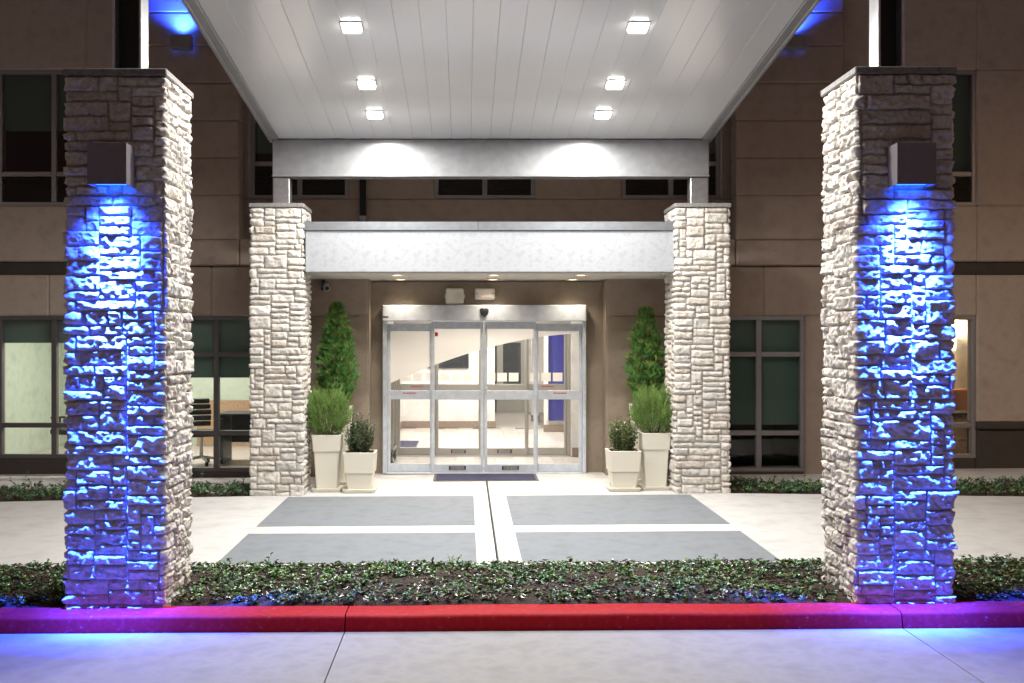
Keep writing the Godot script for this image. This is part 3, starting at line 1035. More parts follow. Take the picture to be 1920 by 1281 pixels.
func stone_mesh(u0: float, u1: float, v0: float, v1: float, w: float, cell: float, relief: float, seed_: int, r: RandomNumberGenerator) -> Array:
	var W := u1 - u0
	var H := v1 - v0
	var nu := maxi(4, int(ceil(W / cell)))
	var nv := maxi(4, int(ceil(H / cell)))
	var proud := r.randf_range(-0.010, 0.014) * relief
	var tilt_u := r.randf_range(-0.03, 0.03)
	var tilt_v := r.randf_range(-0.09, 0.09)
	var gap := 0.002
	var off := seed_ * 31.7
	var pts := PackedVector3Array()
	var c0: Array = fold((u0 + u1) / 2, w)
	var centre: Vector3 = c0[0]
	centre.y = (v0 + v1) / 2
	for j in range(-1, nv + 2):
		for i in range(-1, nu + 2):
			var a := clampf(float(i) / nu, 0, 1)
			var b := clampf(float(j) / nv, 0, 1)
			var u := u0 + gap + a * (W - 2 * gap)
			var v := v0 + gap + b * (H - 2 * gap)
			var edge := minf(minf(a * W, (1 - a) * W), minf(b * H, (1 - b) * H))
			var ring := i < 0 or j < 0 or i > nu or j > nv
			var n1 := rough.get_noise_3d(u + off, v, proud * 300.0)
			var n2 := chip.get_noise_3d(u + off, v * 1.3, proud * 200.0)
			var k := clampf(edge / (0.007 + 0.008 * relief), 0, 1)
			k = sqrt(1.0 - (1.0 - k) * (1.0 - k))
			var h := -0.012 + 0.020 * k + proud * k + k * (n1 * 0.028 + (n2 + 0.5) * 0.034) * relief + tilt_u * (a - 0.5) * W * k + tilt_v * (b - 0.5) * H * k
			if ring:
				h = -0.045
			u += 0.008 * warp.get_noise_2d(u * 3 + off, v * 3)
			v += 0.010 * warp.get_noise_2d(u * 2.2 + 50 + off, v * 4)
			var f: Array = fold(u, w)
			var p: Vector3 = f[0] + f[1] * h
			p.y = v
			pts.append(p - centre)
	var nx := nu + 3
	var ny := nv + 3
	var nor := PackedVector3Array()
	nor.resize(pts.size())
	for j in ny:
		for i in nx:
			var du := pts[j * nx + mini(i + 1, nx - 1)] - pts[j * nx + maxi(i - 1, 0)]
			var dv := pts[mini(j + 1, ny - 1) * nx + i] - pts[maxi(j - 1, 0) * nx + i]
			nor[j * nx + i] = du.cross(dv).normalized()
	var idx := PackedInt32Array()
	for j in ny - 1:
		for i in nx - 1:
			var a := j * nx + i
			idx.append_array([a, a + nx, a + 1, a + 1, a + nx, a + nx + 1])
	var arr := []
	arr.resize(Mesh.ARRAY_MAX)
	arr[Mesh.ARRAY_VERTEX] = pts
	arr[Mesh.ARRAY_NORMAL] = nor
	arr[Mesh.ARRAY_INDEX] = idx
	var m := ArrayMesh.new()
	m.add_surface_from_arrays(Mesh.PRIMITIVE_TRIANGLES, arr)
	return [m, centre]

# ---------------------------------------------------------------- the canopy over the drive
func soffit_y(d: float) -> float:
	return 4.389 + SLOPE * (12.85 - d)

func make_canopy() -> void:
	var x0 := -2.385
	var x1 := 2.99
	var d0 := 6.7
	var d1 := 12.84
	var t := thing("canopy", "sloping silver metal canopy with boarded soffit and front beam over the walkway", "canopy", Vector3(MID, 4.389, -12.85))
	var dm := (d0 + d1) / 2
	var a := -atan(SLOPE)
	var len := (d1 - d0) / cos(a)
	var n := 22
	var inx0 := x0 + 0.09
	var wdt := (x1 - x0 - 0.18) / n
	for i in n:
		var st := surf()
		cbox(st, Vector3(0, 0.012, 0), Vector3(wdt - 0.001, 0.024, len), 0.003)
		var o := part(st, "soffit_board", M.soffit_metal, t, Vector3(inx0 + wdt * (i + 0.5), soffit_y(dm), -dm) - t.position)
		o.rotation = Vector3(a, 0, rng.randf_range(-0.02, 0.02))
	for s in [[x0, x0 + 0.087, x0 - 0.045], [x1 - 0.087, x1, x1 + 0.045]]:
		var st := surf()
		cbox(st, Vector3.ZERO, Vector3(s[1] - s[0], 0.05, len), 0.008)
		var o := part(st, "edge_trim", M.beam_metal, t, Vector3((s[0] + s[1]) / 2, soffit_y(dm) + 0.010, -dm) - t.position)
		o.rotation.x = a
		st = surf()
		var xa: float = minf(s[2], s[0] if s[2] < s[0] else s[1])
		var xb: float = maxf(s[2], s[0] if s[2] < s[0] else s[1])
		cbox(st, Vector3.ZERO, Vector3(xb - xa - 0.002, 0.42, len + 0.3), 0.008)
		o = part(st, "side_fascia", M.beam_metal, t, Vector3((xa + xb) / 2, soffit_y(dm) + 0.195, -dm) - t.position)
		o.rotation.x = a
	var st := surf()
	cbox(st, Vector3.ZERO, Vector3(x1 - x0 - 0.01, 0.03, len + 0.2), 0.004)
	var roof := part(st, "roof_deck", M.flashing, t, Vector3((x0 + x1) / 2, soffit_y(dm) + 0.37, -dm) - t.position)
	roof.rotation.x = a
	st = surf()
	bx(st, x0, x1, soffit_y(d0) - 0.01, soffit_y(d0) + 0.42, d0 - 0.08, d0 - 0.02, 0.008)
	part(st, "front_fascia", M.beam_metal, t, -t.position)
	# beam across the inner pillars and the posts
	st = surf()
	bx(st, -2.377, 2.993, 3.924, 4.386, 12.85, 13.05, 0.010)
	bx(st, -2.379, 2.995, 3.924, 3.948, 12.835, 13.06, 0.006)
	part(st, "cross_beam", M.beam_metal, t, -t.position)
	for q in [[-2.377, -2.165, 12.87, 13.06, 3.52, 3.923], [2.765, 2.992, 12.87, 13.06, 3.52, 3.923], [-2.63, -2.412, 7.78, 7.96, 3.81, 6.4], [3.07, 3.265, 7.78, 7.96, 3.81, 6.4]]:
		st = surf()
		var at := Vector3((q[0] + q[1]) / 2, (q[4] + q[5]) / 2, -(q[2] + q[3]) / 2) - t.position
		if q[2] > 10.0:
			cbox(st, Vector3.ZERO, Vector3(q[1] - q[0], q[5] - q[4], q[3] - q[2]), 0.012)
			part(st, "post", M.steel, t, at)
			continue
		var hw: float = (q[1] - q[0]) / 2      # an open section: two bright flanges and a web set back between them, the recess's shade put in as black colour
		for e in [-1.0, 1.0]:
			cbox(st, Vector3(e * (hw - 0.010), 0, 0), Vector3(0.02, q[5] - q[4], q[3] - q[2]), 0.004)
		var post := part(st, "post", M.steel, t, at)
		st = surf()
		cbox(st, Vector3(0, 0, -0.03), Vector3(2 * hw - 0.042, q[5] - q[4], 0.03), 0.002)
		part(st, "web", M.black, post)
	for x in [[-2.63, -2.43], [3.03, 3.265]]:      # brackets that tie the tall posts to the canopy's sides
		st = surf()
		bx(st, x[0], x[1], 5.0, 5.25, 7.80, 7.94, 0.006)
		part(st, "bracket", M.steel, t, -t.position)

# ---------------------------------------------------------------- lamps
func make_lamps() -> void:
	var a := -atan(SLOPE)
	for s in 2:
		var x := -1.033 if s == 0 else 1.563
		var i := 0
		for d in [7.98, 9.48, 10.94, 11.9]:
			var which: String = ["first", "second", "third", "fourth"][i]
			var t := thing("canopy_light", "bright square canopy light, %s from the street in the %s row" % [which, "left" if s == 0 else "right"], "ceiling light", Vector3(x, soffit_y(d), -d), "square lights in the canopy")
			t.rotation.x = a
			var st := surf()
			for q in [-1.0, 1.0]:
				cbox(st, Vector3(q * 0.094, -0.004, 0), Vector3(0.014, 0.014, 0.202), 0.003)
				cbox(st, Vector3(0, -0.004, q * 0.094), Vector3(0.174, 0.014, 0.014), 0.003)
			part(st, "frame", M.steel, t)
			st = surf()
			cbox(st, Vector3(0, -0.014, 0), Vector3(0.17, 0.05, 0.17), 0.012)
			part(st, "lens", M.lens_white, t)
			area(t, Vector3(0, -0.045, 0), 0.155, 0.155, 9.0, Color(1.0, 0.985, 0.96))
			i += 1
	var names := ["left", "middle", "right"]
	for r in 2:
		for c in 3:
			var x: float = [-0.87, 0.36, 1.47][c] if r == 0 else [-0.88, 0.37, 1.46][c]
			var d: float = 13.32 if r == 0 else 14.25
			var t := thing("downlight", "small round downlight in the porch ceiling, %s of the %s row" % [names[c], "front" if r == 0 else "back"], "downlight", Vector3(x, 2.752, -d), "downlights in the porch ceiling")
			var st := surf()
			lathe(st, Vector3.ZERO, [[0.088, -0.001], [0.088, -0.010], [0.070, -0.012], [0.066, -0.003], [0.066, 0.0]], 28)
			part(st, "trim_ring", M.white_plastic, t)
			st = surf()
			lathe(st, Vector3.ZERO, [[0.0, -0.0095], [0.045, -0.0088], [0.065, -0.004]], 28)
			part(st, "lens", M.lens_warm, t)
			var sp := SpotLight3D.new()
			sp.name = "downlight_beam"
			sp.light_energy = 1.05
			sp.light_size = 0.05
			sp.light_color = Color(1.0, 0.93, 0.83)
			sp.spot_angle = 62.0
			sp.spot_angle_attenuation = 0.9
			sp.spot_range = 12.0
			sp.spot_attenuation = 2.0
			sp.shadow_enabled = true
			sp.position = Vector3(0, -0.03, 0)
			sp.rotation_degrees.x = -90
			t.add_child(sp)
	# blue lamps: a box on each street pillar shining down, a box high on the wall shining up
	for s in 2:
		var side: String = ["left", "right"][s]
		var x: float = [-2.515, 3.162][s]
		var t := thing("pillar_sconce", "grey box sconce shining blue light down the %s street pillar" % side, "sconce", Vector3(x, 3.148, -7.50), "blue sconces on the street pillars")
		var st := surf()
		for q in [[-0.134, 0.0], [0.134, 0.0]]:
			cbox(st, Vector3(q[0], 0, 0.075), Vector3(0.008, 0.292, 0.19), 0.002)
		cbox(st, Vector3(0, 0, 0.166), Vector3(0.26, 0.292, 0.008), 0.002)
		cbox(st, Vector3(0, 0.142, 0.075), Vector3(0.26, 0.008, 0.174), 0.002)
		part(st, "housing", M.sconce_paint, t)
		st = surf()
		cbox(st, Vector3(0, 0.0, -0.015), Vector3(0.2, 0.22, 0.02), 0.004)
		part(st, "back_plate", M.sconce_paint, t)
		st = surf()
		cbox(st, Vector3(0, -0.118, 0.085), Vector3(0.252, 0.02, 0.15), 0.004)
		part(st, "lens", M.lens_blue, t)
		blue(t, Vector3(0, -0.15, 0.125), Vector3(-90 + 12, 0, 0), 16.0, 50.0)
		blue(t, Vector3(0, -0.1525, 0.125), Vector3(-90 + 11, 0, 0), 280.0, 24.0)
		blue(t, Vector3(0, -0.155, 0.125), Vector3(-90 + 4, 0, 0), 420.0, 12.0)
		x = [-3.85, 4.455][s]
		t = thing("wall_uplight", "small box uplight throwing blue light up the wall, %s of the canopy" % side, "uplight", Vector3(x, 5.955, -14.18), "blue uplights on the upper wall")
		st = surf()
		for q in [-1.0, 1.0]:
			cbox(st, Vector3(q * 0.133, 0, 0), Vector3(0.008, 0.17, 0.16), 0.002)
		cbox(st, Vector3(0, 0, 0.077), Vector3(0.258, 0.17, 0.008), 0.002)
		cbox(st, Vector3(0, -0.081, -0.004), Vector3(0.258, 0.008, 0.152), 0.002)
		part(st, "housing", M.sconce_paint, t)
		st = surf()
		cbox(st, Vector3(0, -0.02, -0.10), Vector3(0.14, 0.08, 0.06), 0.004)
		part(st, "arm", M.black_metal, t)
		st = surf()
		cbox(st, Vector3(0, 0.055, -0.004), Vector3(0.25, 0.02, 0.145), 0.004)
		part(st, "lens", M.lens_blue, t)
		blue(t, Vector3(0, 0.09, 0.02), Vector3(90, 0, 0), 20.0, 66.0)

func blue(t: Node3D, at: Vector3, turn: Vector3, energy: float, angle: float) -> void:
	var sp := SpotLight3D.new()
	sp.name = "blue_beam"
	sp.light_energy = energy
	sp.light_size = 0.05
	sp.light_color = Color(0.12, 0.255, 1.0)
	sp.spot_angle = angle
	sp.spot_angle_attenuation = 1.0
	sp.spot_range = 12.0
	sp.spot_attenuation = 2.0
	sp.shadow_enabled = true
	sp.position = at
	sp.rotation_degrees = turn
	t.add_child(sp, true)

func make_street_lamps() -> void:      # lamp posts of the car park, beyond both edges of the picture: the wings' walls are lit from there
	for s in 2:
		var x: float = [-12.2, 12.6][s]
		var d: float = [8.0, 8.6][s]
		var t := thing("lamp_post", "tall lamp post beyond the %s edge of the picture" % ["left", "right"][s], "lamp post", Vector3(x, gy(x, d) - 0.05, -d), "lamp posts of the car park")
		var dir: float = [1.0, -1.0][s]
		var st := surf()
		lathe(st, Vector3.ZERO, [[0.0, 0.0], [0.2, 0.0], [0.2, 0.35], [0.12, 0.42], [0.06, 0.44], [0.045, 5.8], [0.0, 5.8]], 18)
		part(st, "pole", M.black_metal, t)
		st = surf()
		tube(st, Vector3(0, 5.65, 0), Vector3(dir * 0.9, 5.8, 0), 0.03, 0.025)
		part(st, "arm", M.black_metal, t)
		st = surf()
		cbox(st, Vector3(dir * 1.1, 5.82, 0), Vector3(0.56, 0.1, 0.3), 0.02)
		var hd := part(st, "lamp_head", M.black_metal, t)
		st = surf()
		cbox(st, Vector3(dir * 1.1, 5.762, 0), Vector3(0.46, 0.014, 0.22), 0.004)
		part(st, "lens", M.lens_warm, hd)
		area(t, Vector3(dir * 1.1, 5.74, 0), 0.42, 0.2, [11.0, 22.0][s], [Color(1.0, 0.92, 0.80), Color(1.0, 0.82, 0.62)][s])

# ---------------------------------------------------------------- planting
func leaf_mesh(l: float, w: float) -> ArrayMesh:      # a small folded leaf, 8 triangles, growing along +z
	var st := surf()
	var mid := [Vector3(0, 0, 0), Vector3(0, 0.1 * l, 0.45 * l), Vector3(0, 0.02 * l, l)]
	for s in [-1.0, 1.0]:
		var e1 := Vector3(s * w * 0.42, 0.14 * l, 0.25 * l)
		var e2 := Vector3(s * w * 0.5, 0.19 * l, 0.55 * l)
		tri(st, mid[0], e1, mid[1], Vector3.UP)
		tri(st, e1, e2, mid[1], Vector3.UP)
		tri(st, mid[1], e2, mid[2], Vector3.UP)
	st.generate_normals()
	return st.commit()

func multi(called: String, mesh: Mesh, m: Material, tfs: Array, cols: Array, label: String, category: String, group := "") -> void:
	var mm := MultiMesh.new()
	mm.transform_format = MultiMesh.TRANSFORM_3D
	mm.use_colors = cols.size() > 0
	mm.mesh = mesh
	mm.instance_count = tfs.size()
	for i in tfs.size():
		mm.set_instance_transform(i, tfs[i])
		if cols:
			mm.set_instance_color(i, cols[i])
	var o := MultiMeshInstance3D.new()
	o.name = numbered(called)
	o.multimesh = mm
	o.material_override = m
	add_child(o)
	tag(o, label, category, group, "stuff")

func make_planting() -> void:
	var leaf := leaf_mesh(0.034, 0.021)
	var clump := FastNoiseLite.new()
	clump.seed = 44
	clump.frequency = 1.3
	clump.fractal_octaves = 2
	var stem := CylinderMesh.new()
	stem.top_radius = 0.0012
	stem.bottom_radius = 0.002
	stem.height = 1.0
	stem.radial_segments = 5
	stem.rings = 1
	var chipm := BoxMesh.new()
	chipm.size = Vector3(0.035, 0.006, 0.012)
	# [label, x0, x1, near edge at x0, far edge at x0, near edge at x1, far edge at x1, sprigs per square metre, height]
	var beds := [
		["low leafy ground cover in the bed along the red kerb", -6.4, 7.2, 7.60, 8.85, 7.60, 8.85, 430.0, 0.048],
		["low leafy ground cover in the bed at the foot of the left wall", -7.2, -2.64, 12.16, 13.34, 12.70, 13.42, 300.0, 0.09],
		["low leafy ground cover in the bed at the foot of the right wall", 3.24, 8.4, 12.70, 13.42, 12.08, 13.33, 300.0, 0.09]]
	for bi in beds.size():
		var b: Array = beds[bi]
		var tf: Array[Transform3D] = []
		var col: Array[Color] = []
		var stf: Array[Transform3D] = []
		var ctf: Array[Transform3D] = []
		var ccol: Array[Color] = []
		var areaq: float = (b[2] - b[1]) * ((b[4] - b[3]) + (b[6] - b[5])) / 2
		for s in int(areaq * b[7]):
			var t := rng.randf()
			var x := lerpf(b[1], b[2], t)
			var k := rng.randf()
			var d := lerpf(lerpf(b[3], b[5], t), lerpf(b[4], b[6], t), k)
			if bi == 0 and d < 8.3 and ((x > -2.93 and x < -2.11) or (x > 2.76 and x < 3.56)):
				continue
			var c := clump.get_noise_2d(x, d * 1.6) * 0.5 + 0.5
			var toward_mid := 1.0 - clampf((absf(x - 0.3) - 0.9) / 1.2, 0.0, 1.0)
			var cover := c * 1.15 + (k - 0.3) * 0.8 + 0.45 - 0.38 * toward_mid if bi == 0 else c + 0.35
			if rng.randf() > cover:
				continue
			var h: float = b[8] * (0.35 + 1.0 * c) * rng.randf_range(0.5, 1.15)
			var tall := rng.randf() < 0.03
			if tall:
				h *= rng.randf_range(1.8, 3.0)
			var base := Vector3(x, gy(x, d) - 0.01, -d)
			var lean := rng.randf() * TAU
			var out := Vector3(cos(lean), 0, sin(lean)) * h * rng.randf_range(0.3, 1.0) * (0.4 if tall else 1.0)
			var tip := base + out + Vector3(0, h, 0)
			var bend := base + out * 0.3 + Vector3(0, h * 0.65, 0)
			for seg in [[base, bend], [bend, tip]]:
				var v: Vector3 = seg[1] - seg[0]
				var bs := Basis(Quaternion(Vector3.UP, v.normalized()))
				stf.append(Transform3D(bs * Basis.from_scale(Vector3(1, v.length(), 1)), (seg[0] + seg[1]) / 2))
			var nl := rng.randi_range(7, 12)
			var hue := rng.randf()
			for i in nl:
				var u := (i + 1.0) / nl
				u = 0.25 + 0.75 * u
				var p := base.lerp(bend, u * 2) if u < 0.5 else bend.lerp(tip, u * 2 - 1)
				var a := rng.randf() * TAU
				var up := rng.randf_range(-0.2, 0.8)
				var f := Vector3(cos(a), up, sin(a)).normalized()
				var side := f.cross(Vector3.UP).normalized().rotated(f, rng.randf_range(-0.7, 0.7))
				var sc := rng.randf_range(0.65, 1.2)
				tf.append(Transform3D(Basis(side, f.cross(side) * -1.0, f) * Basis.from_scale(Vector3.ONE * sc), p))
				var g := rng.randf_range(0.75, 1.25)
				var cc := Color(0.105, 0.23, 0.095) if hue < 0.6 else Color(0.16, 0.23, 0.060) if hue < 0.78 else Color(0.11, 0.18, 0.145) if hue < 0.92 else Color(0.085, 0.055, 0.045)
				col.append(Color(cc.r * g, cc.g * g, cc.b * g))
		for s in int(areaq * (420 if bi == 0 else 150)):
			var t := rng.randf()
			var x := lerpf(b[1], b[2], t)
			var d := lerpf(lerpf(b[3], b[5], t), lerpf(b[4], b[6], t), rng.randf())
			var q := Basis.from_euler(Vector3(rng.randf_range(-0.4, 0.4), rng.randf() * TAU, rng.randf_range(-0.4, 0.4)))
			ctf.append(Transform3D(q * Basis.from_scale(Vector3(rng.randf_range(0.4, 1.3), 1, rng.randf_range(0.5, 1.5))), Vector3(x, gy(x, d) + 0.026 + rng.randf() * 0.012, -d)))
			var g := rng.randf_range(0.5, 1.3)
			ccol.append(Color(0.07 * g, 0.045 * g, 0.032 * g))
		multi("ground_cover", leaf, M.leaf_cover, tf, col, b[0], "plants", "beds of ground cover")
		multi("plant_stems", stem, M.bark, stf, [], b[0].replace("low leafy ground cover", "thin brown stems of the ground cover"), "stems", "beds of ground cover")
		multi("bark_mulch", chipm, M.leaf_shrub, ctf, ccol, b[0].replace("low leafy ground cover", "dark bark mulch under the leaves"), "mulch", "bark mulch in the beds")

class Foliage:
	var v := PackedVector3Array()
	var c := PackedColorArray()
	var n := PackedVector3Array()
	func blade(p: Vector3, dir: Vector3, side: Vector3, l: float, w: float, col: Color) -> void:
		var q := p + dir * l
		var m := p + dir * l * 0.5
		var nn := dir.cross(side).normalized()
		for t in [[p, m + side * w, q], [p, q, m - side * w]]:
			for k in 3:
				v.append(t[k])
				c.append(col)
				n.append(nn)
	func commit() -> ArrayMesh:
		var arr := []
		arr.resize(Mesh.ARRAY_MAX)
		arr[Mesh.ARRAY_VERTEX] = v
		arr[Mesh.ARRAY_COLOR] = c
		arr[Mesh.ARRAY_NORMAL] = n
		var m := ArrayMesh.new()
		m.add_surface_from_arrays(Mesh.PRIMITIVE_TRIANGLES, arr)
		return m

func tinted(c: Color, spread: float) -> Color:
	var g := rng.randf_range(1.0 - spread, 1.0 + spread)
	return Color(c.r * g * rng.randf_range(0.85, 1.15), c.g * g, c.b * g * rng.randf_range(0.8, 1.2))

func pot(t: Node3D, w: float, h: float) -> void:      # square tapered planter with a deep rim and a saucer
	var st := surf()
	var rim := h * 0.28 if h > 0.6 else h * 0.5
	var frus := func(st: SurfaceTool, wa: float, wb: float, ya: float, yb: float, close: bool) -> void:
		var a: Array[Vector3] = []
		var b: Array[Vector3] = []
		var r := 0.012
		for q in [[-1, -1, 0], [-1, -1, 1], [1, -1, 0], [1, -1, 1], [1, 1, 0], [1, 1, 1], [-1, 1, 0], [-1, 1, 1]]:
			var ins := Vector2(0, 0)
			if (q[0] * q[1] > 0) == (q[2] == 0):
				ins = Vector2(0, 1)
			else:
				ins = Vector2(1, 0)
			a.append(Vector3(q[0] * (wa / 2 - r * ins.x), ya, q[1] * (wa / 2 - r * ins.y)))
			b.append(Vector3(q[0] * (wb / 2 - r * ins.x), yb, q[1] * (wb / 2 - r * ins.y)))
		for i in 8:
			var j := (i + 1) % 8
			var o := (a[i] + a[j]) / 2
			o.y = 0
			quad(st, a[i], a[j], b[j], b[i], o)
			if close:
				tri(st, b[i], b[j], Vector3(0, yb, 0), Vector3.UP)
			tri(st, a[i], a[j], Vector3(0, ya, 0), Vector3.DOWN)
	frus.call(st, w * 0.72, w * 0.88, 0.04, h - rim, false)
	part(st, "pot_body", M.pot, t)
	st = surf()
	frus.call(st, w * 0.935, w, h - rim, h, false)
	for s in [-1.0, 1.0]:      # rolled lip
		cbox(st, Vector3(s * (w / 2 - 0.012), h, 0), Vector3(0.026, 0.016, w), 0.006)
		cbox(st, Vector3(0, h, s * (w / 2 - 0.012)), Vector3(w - 0.05, 0.016, 0.026), 0.006)
	part(st, "pot_rim", M.pot, t)
	st = surf()
	cbox(st, Vector3(0, h - 0.03, 0), Vector3(w - 0.03, 0.02, w - 0.03), 0.004)
	part(st, "soil", M.soil, t)
	st = surf()
	frus.call(st, w * 0.92, w * 1.02, 0.0, 0.042, true)
	part(st, "saucer", M.pot, t)

func conifer(t: Node3D, y0: float, h: float, w: float) -> void:
	var st := surf()
	tube(st, Vector3(0, y0 - 0.08, 0), Vector3(0, y0 + h * 0.85, 0), 0.022, 0.006)
	part(st, "trunk", M.bark, t)
	var f := Foliage.new()
	var lump := FastNoiseLite.new()
	lump.seed = rng.randi()
	lump.frequency = 3.5
	for i in 2000:
		var u := pow(rng.randf(), 0.8)
		var prof := pow(sin(PI * clampf(0.10 + u * 0.90, 0.0, 1.0)), 0.75) * (1.0 - 0.45 * u)
		var a := rng.randf() * TAU
		var r := w / 2 * prof * (0.88 + 0.6 * lump.get_noise_3d(cos(a), u * 2.5, sin(a))) * pow(rng.randf_range(0.12, 1.0), 0.35)
		var p := Vector3(cos(a) * r, y0 + u * h * 0.94, sin(a) * r)
		var dir := (Vector3(cos(a), 0, sin(a)) * rng.randf_range(0.25, 0.75) + Vector3(0, 1, 0) + Vector3(rng.randf_range(-0.3, 0.3), 0, rng.randf_range(-0.3, 0.3))).normalized()
		var side := dir.cross(Vector3(cos(a), 0, sin(a))).normalized().rotated(dir, rng.randf() * PI)
		var base := Color(0.10, 0.25, 0.055) if rng.randf() < 0.8 else Color(0.21, 0.30, 0.065)
		if rng.randf() < 0.05:
			base = Color(0.12, 0.09, 0.04)
		var l := rng.randf_range(0.06, 0.15)
		for k in range(-3, 4):      # a flat fan of scale-leaf twigs
			var ang := k * 0.24
			var dd := (dir * cos(ang) + side * sin(ang)).normalized()
			var nn := side.cross(dir).normalized()
			var ss := dd.cross(nn).normalized()
			f.blade(p + dir * l * 0.12 * absf(k), dd, ss, l * (1.0 - 0.11 * absf(k)), 0.0065, tinted(base, 0.38))
	put(f.commit(), "crown", M.leaf_conifer, t)

func juniper(t: Node3D, y0: float, h: float, w: float) -> void:
	var st := surf()
	for i in 9:
		var a := TAU * i / 9
		tube(st, Vector3(cos(a) * 0.04, y0 - 0.04, sin(a) * 0.04), Vector3(cos(a) * w * 0.28, y0 + h * 0.62, sin(a) * w * 0.28), 0.008, 0.003, 6)
	part(st, "stems", M.bark, t)
	var f := Foliage.new()
	var lump := FastNoiseLite.new()
	lump.seed = rng.randi()
	lump.frequency = 1.6
	for i in 1400:
		var a := rng.randf() * TAU
		var q := Vector3(cos(a), 0, sin(a))
		var u := pow(rng.randf(), 0.75)
		var r := w / 2 * (0.55 + 0.62 * sin(PI * clampf(u * 0.85 + 0.08, 0, 1))) * pow(rng.randf_range(0.05, 1.0), 0.4) * 0.92
		var lm := 1.0 + 0.42 * lump.get_noise_3d(q.x * 1.3, u * 1.6, q.z * 1.3)
		r *= lm
		var p := q * r + Vector3(0, y0 + u * h * 0.74 * lm, 0)
		var dir := (q * rng.randf_range(0.15, 0.8) * (1.2 - u) + Vector3.UP + Vector3(rng.randf_range(-0.25, 0.25), 0, rng.randf_range(-0.25, 0.25))).normalized()
		var base := Color(0.13, 0.23, 0.05) if rng.randf() < 0.7 else Color(0.20, 0.29, 0.075)
		var l := rng.randf_range(0.06, 0.11) if rng.randf() < 0.8 else rng.randf_range(0.12, 0.19)
		for k in 9:      # a feathery plume: needles all round a thin shoot
			var s := rng.randf() * TAU
			var o := dir.cross(Vector3(cos(s), 0.3, sin(s))).normalized()
			var nd := (dir * 1.6 + o).normalized()
			f.blade(p + dir * l * k / 9.0, nd, nd.cross(o.cross(dir)).normalized(), 0.038, 0.0030, tinted(base, 0.3))
		f.blade(p, dir, dir.cross(Vector3(cos(a + 1), 0, sin(a + 1))).normalized(), l * 1.25, 0.002, tinted(base, 0.2))
	put(f.commit(), "crown", M.leaf_conifer, t)

func shrub(t: Node3D, y0: float, h: float, w: float, base: Color) -> void:
	var st := surf()
	var f := Foliage.new()
	for i in 70:
		var a := rng.randf() * TAU
		var spread := pow(rng.randf(), 0.5) * w * 0.46
		var hh := h * rng.randf_range(0.55, 1.0) * (1.0 - 0.35 * pow(spread / (w * 0.5), 2.0))
		var b := Vector3(cos(a) * 0.035, y0 - 0.03, sin(a) * 0.035)
		var m := b + Vector3(cos(a) * spread * 0.65, hh * 0.45, sin(a) * spread * 0.65)
		var e := Vector3(cos(a) * spread, y0 + hh, sin(a) * spread)
		tube(st, b, m, 0.004, 0.003, 5)
		tube(st, m, e, 0.003, 0.0015, 5)
		for k in 38:
			var u := rng.randf_range(0.2, 1.0)
			var p := b.lerp(m, u * 2) if u < 0.5 else m.lerp(e, u * 2 - 1)
			p += Vector3(rng.randf_range(-1, 1), rng.randf_range(-1, 1), rng.randf_range(-1, 1)) * 0.022
			var s := rng.randf() * TAU
			var dir := Vector3(cos(s), rng.randf_range(-0.2, 0.9), sin(s)).normalized()
			var side := dir.cross(Vector3.UP).normalized().rotated(dir, rng.randf_range(-0.8, 0.8))
			var cc := tinted(base, 0.35)
			if rng.randf() < 0.06:
				cc = Color(0.2, 0.19, 0.08)
			f.blade(p, dir, side, rng.randf_range(0.026, 0.042), 0.0095, cc)
	part(st, "stems", M.bark, t)
	put(f.commit(), "crown", M.leaf_shrub, t)

func make_pots() -> void:
	for s in 2:
		var side: String = ["left", "right"][s]
		var g := "potted plants beside the doors"
		var x: float = [-1.72, 2.355][s]
		var t := thing("potted_juniper", "feathery bright green bush in a tall cream planter against the %s porch pillar" % side, "potted plant", Vector3(x, gy(x, 13.05), -13.07), g)
		pot(t, 0.36, 0.70)
		juniper(t, 0.68, 0.60, 0.48)
		x = [-1.31, 1.955][s]
		t = thing("potted_shrub", "small dark leaved shrub in a short cream planter, %s of the doors" % side, "potted plant", Vector3(x, gy(x, 13.0), -13.0), g)
		pot(t, 0.395, 0.49)
		shrub(t, 0.47, 0.52, 0.40, [Color(0.065, 0.12, 0.055), Color(0.11, 0.17, 0.05)][s])
		x = [-1.69, 2.36][s]
		t = thing("potted_conifer", "tall conical green conifer in a cream planter behind the bush, %s of the doors" % side, "potted plant", Vector3(x, gy(x, 13.7), -13.72), g)
		pot(t, 0.38, 1.0)
		conifer(t, 0.98, [1.38, 1.29][s], [0.55, 0.51][s])

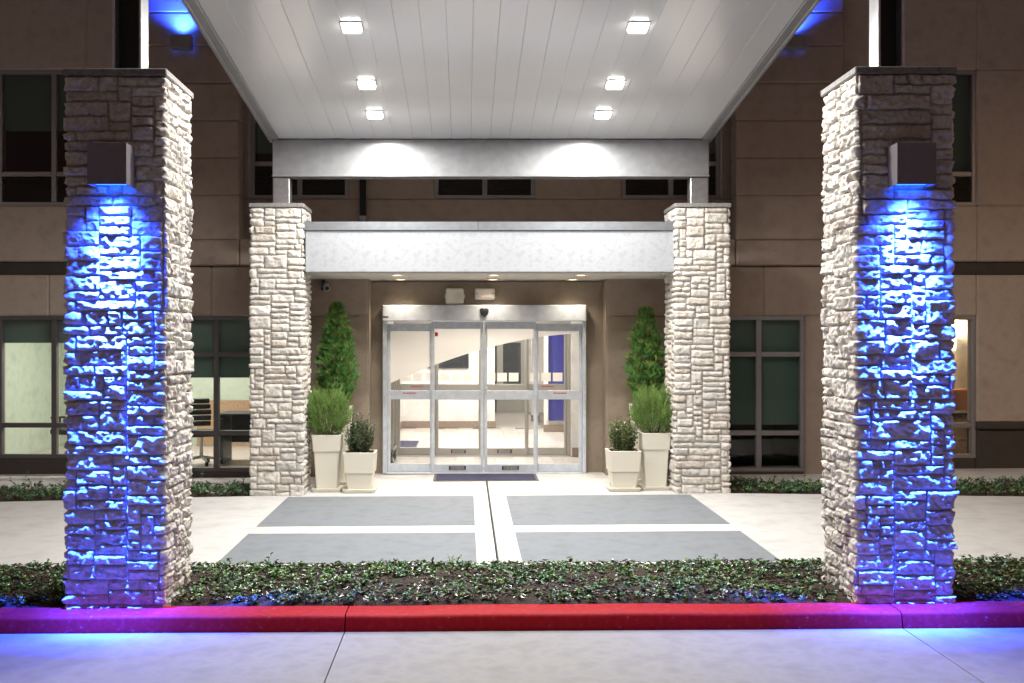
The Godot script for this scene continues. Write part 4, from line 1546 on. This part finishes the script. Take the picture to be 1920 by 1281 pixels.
# ---------------------------------------------------------------- small things
func make_small_things() -> void:
	var y := gy(0.27, 14.15)
	var t := thing("doormat", "dark blue doormat with grey edging in front of the sliding doors", "doormat", Vector3(0.27, y, -14.14))
	var st := surf()
	cbox(st, Vector3(0, 0.007, 0), Vector3(1.33, 0.012, 0.62), 0.003)
	part(st, "pile", M.mat_navy, t)
	st = surf()
	for s in [-1.0, 1.0]:
		cbox(st, Vector3(s * 0.683, 0.004, 0), Vector3(0.036, 0.008, 0.69), 0.002)
		cbox(st, Vector3(0, 0.004, s * 0.3275), Vector3(1.33, 0.008, 0.035), 0.002)
	part(st, "edging", M.mat_edge, t)
	t = thing("wall_speaker", "square pale wall speaker above the doors", "speaker", Vector3(-0.152, 2.417, -14.615))
	st = surf()
	cbox(st, Vector3(0, 0.11, 0.07), Vector3(0.25, 0.22, 0.13), 0.02)
	part(st, "cabinet", M.white_plastic, t)
	st = surf()
	cbox(st, Vector3(0, 0.11, 0.137), Vector3(0.225, 0.195, 0.006), 0.003)
	part(st, "grille", M.white_plastic, t)
	st = surf()
	lathe(st, Vector3(0.045, 0.11, 0.1405), [[0.0, 0.001], [0.055, 0.001], [0.06, 0.004], [0.064, 0.001]], 28, Vector3(0, 0, 1))
	part(st, "cone_ring", M.soffit_paint, t)
	st = surf()
	for s in [-1.0, 1.0]:
		cbox(st, Vector3(s * 0.131, 0.11, 0.06), Vector3(0.014, 0.06, 0.05), 0.004)
	part(st, "bracket", M.white_plastic, t)
	t = thing("emergency_light", "rounded pale emergency light with a red indicator above the doors", "emergency light", Vector3(0.268, 2.48, -14.615))
	st = surf()
	cbox(st, Vector3(0, 0.08, 0.045), Vector3(0.285, 0.155, 0.09), 0.035)
	part(st, "case", M.white_plastic, t)
	st = surf()
	cbox(st, Vector3(0, 0.085, 0.092), Vector3(0.17, 0.10, 0.006), 0.002)
	part(st, "lens_cover", M.cream_wall, t)
	st = surf()
	lathe(st, Vector3(-0.035, 0.055, 0.094), [[0.006, 0.0], [0.006, 0.004], [0.0, 0.006]], 10, Vector3(0, 0, 1))
	part(st, "indicator_light", M.indicator, t)
	for s in [-1.0, 1.0]:
		st = surf()
		lathe(st, Vector3(s * 0.112, 0.085, 0.089), [[0.014, 0.0], [0.014, 0.006], [0.0, 0.006]], 12, Vector3(0, 0, 1))
		part(st, "screw", M.frame_grey, t)
	t = thing("security_camera", "small silver security camera under the porch ceiling beside the left pillar", "camera", Vector3(-1.905, 2.66, -14.295))
	st = surf()
	cbox(st, Vector3(-0.04, 0.01, 0.01), Vector3(0.05, 0.14, 0.03), 0.006)
	part(st, "mount", M.black, t)
	st = surf()
	lathe(st, Vector3(0, 0, 0.02), [[0.0, 0.0], [0.045, 0.0], [0.05, 0.02], [0.05, 0.11], [0.042, 0.125], [0.0, 0.125]], 22, Vector3(0.25, -0.35, 1).normalized())
	part(st, "body", M.steel, t)
	st = surf()
	lathe(st, Vector3(0, 0, 0.02) + Vector3(0.25, -0.35, 1).normalized() * 0.1255, [[0.03, 0.0], [0.028, 0.006], [0.0, 0.008]], 18, Vector3(0.25, -0.35, 1).normalized())
	part(st, "lens", M.black, t)
	t = thing("downspout", "slim metal rain pipe on the wall above the porch roof", "pipe", Vector3(-1.45, 3.10, -14.78))
	st = surf()
	cbox(st, Vector3(0, 0.28, 0), Vector3(0.09, 0.56, 0.08), 0.008)
	part(st, "lower_pipe", M.flashing, t)
	st = surf()
	cbox(st, Vector3(0, 1.66, 0), Vector3(0.086, 2.19, 0.076), 0.008)
	part(st, "upper_pipe", M.black_metal, t)
	st = surf()
	cbox(st, Vector3(0, 0.56, 0), Vector3(0.10, 0.03, 0.09), 0.006)
	part(st, "collar", M.flashing, t)
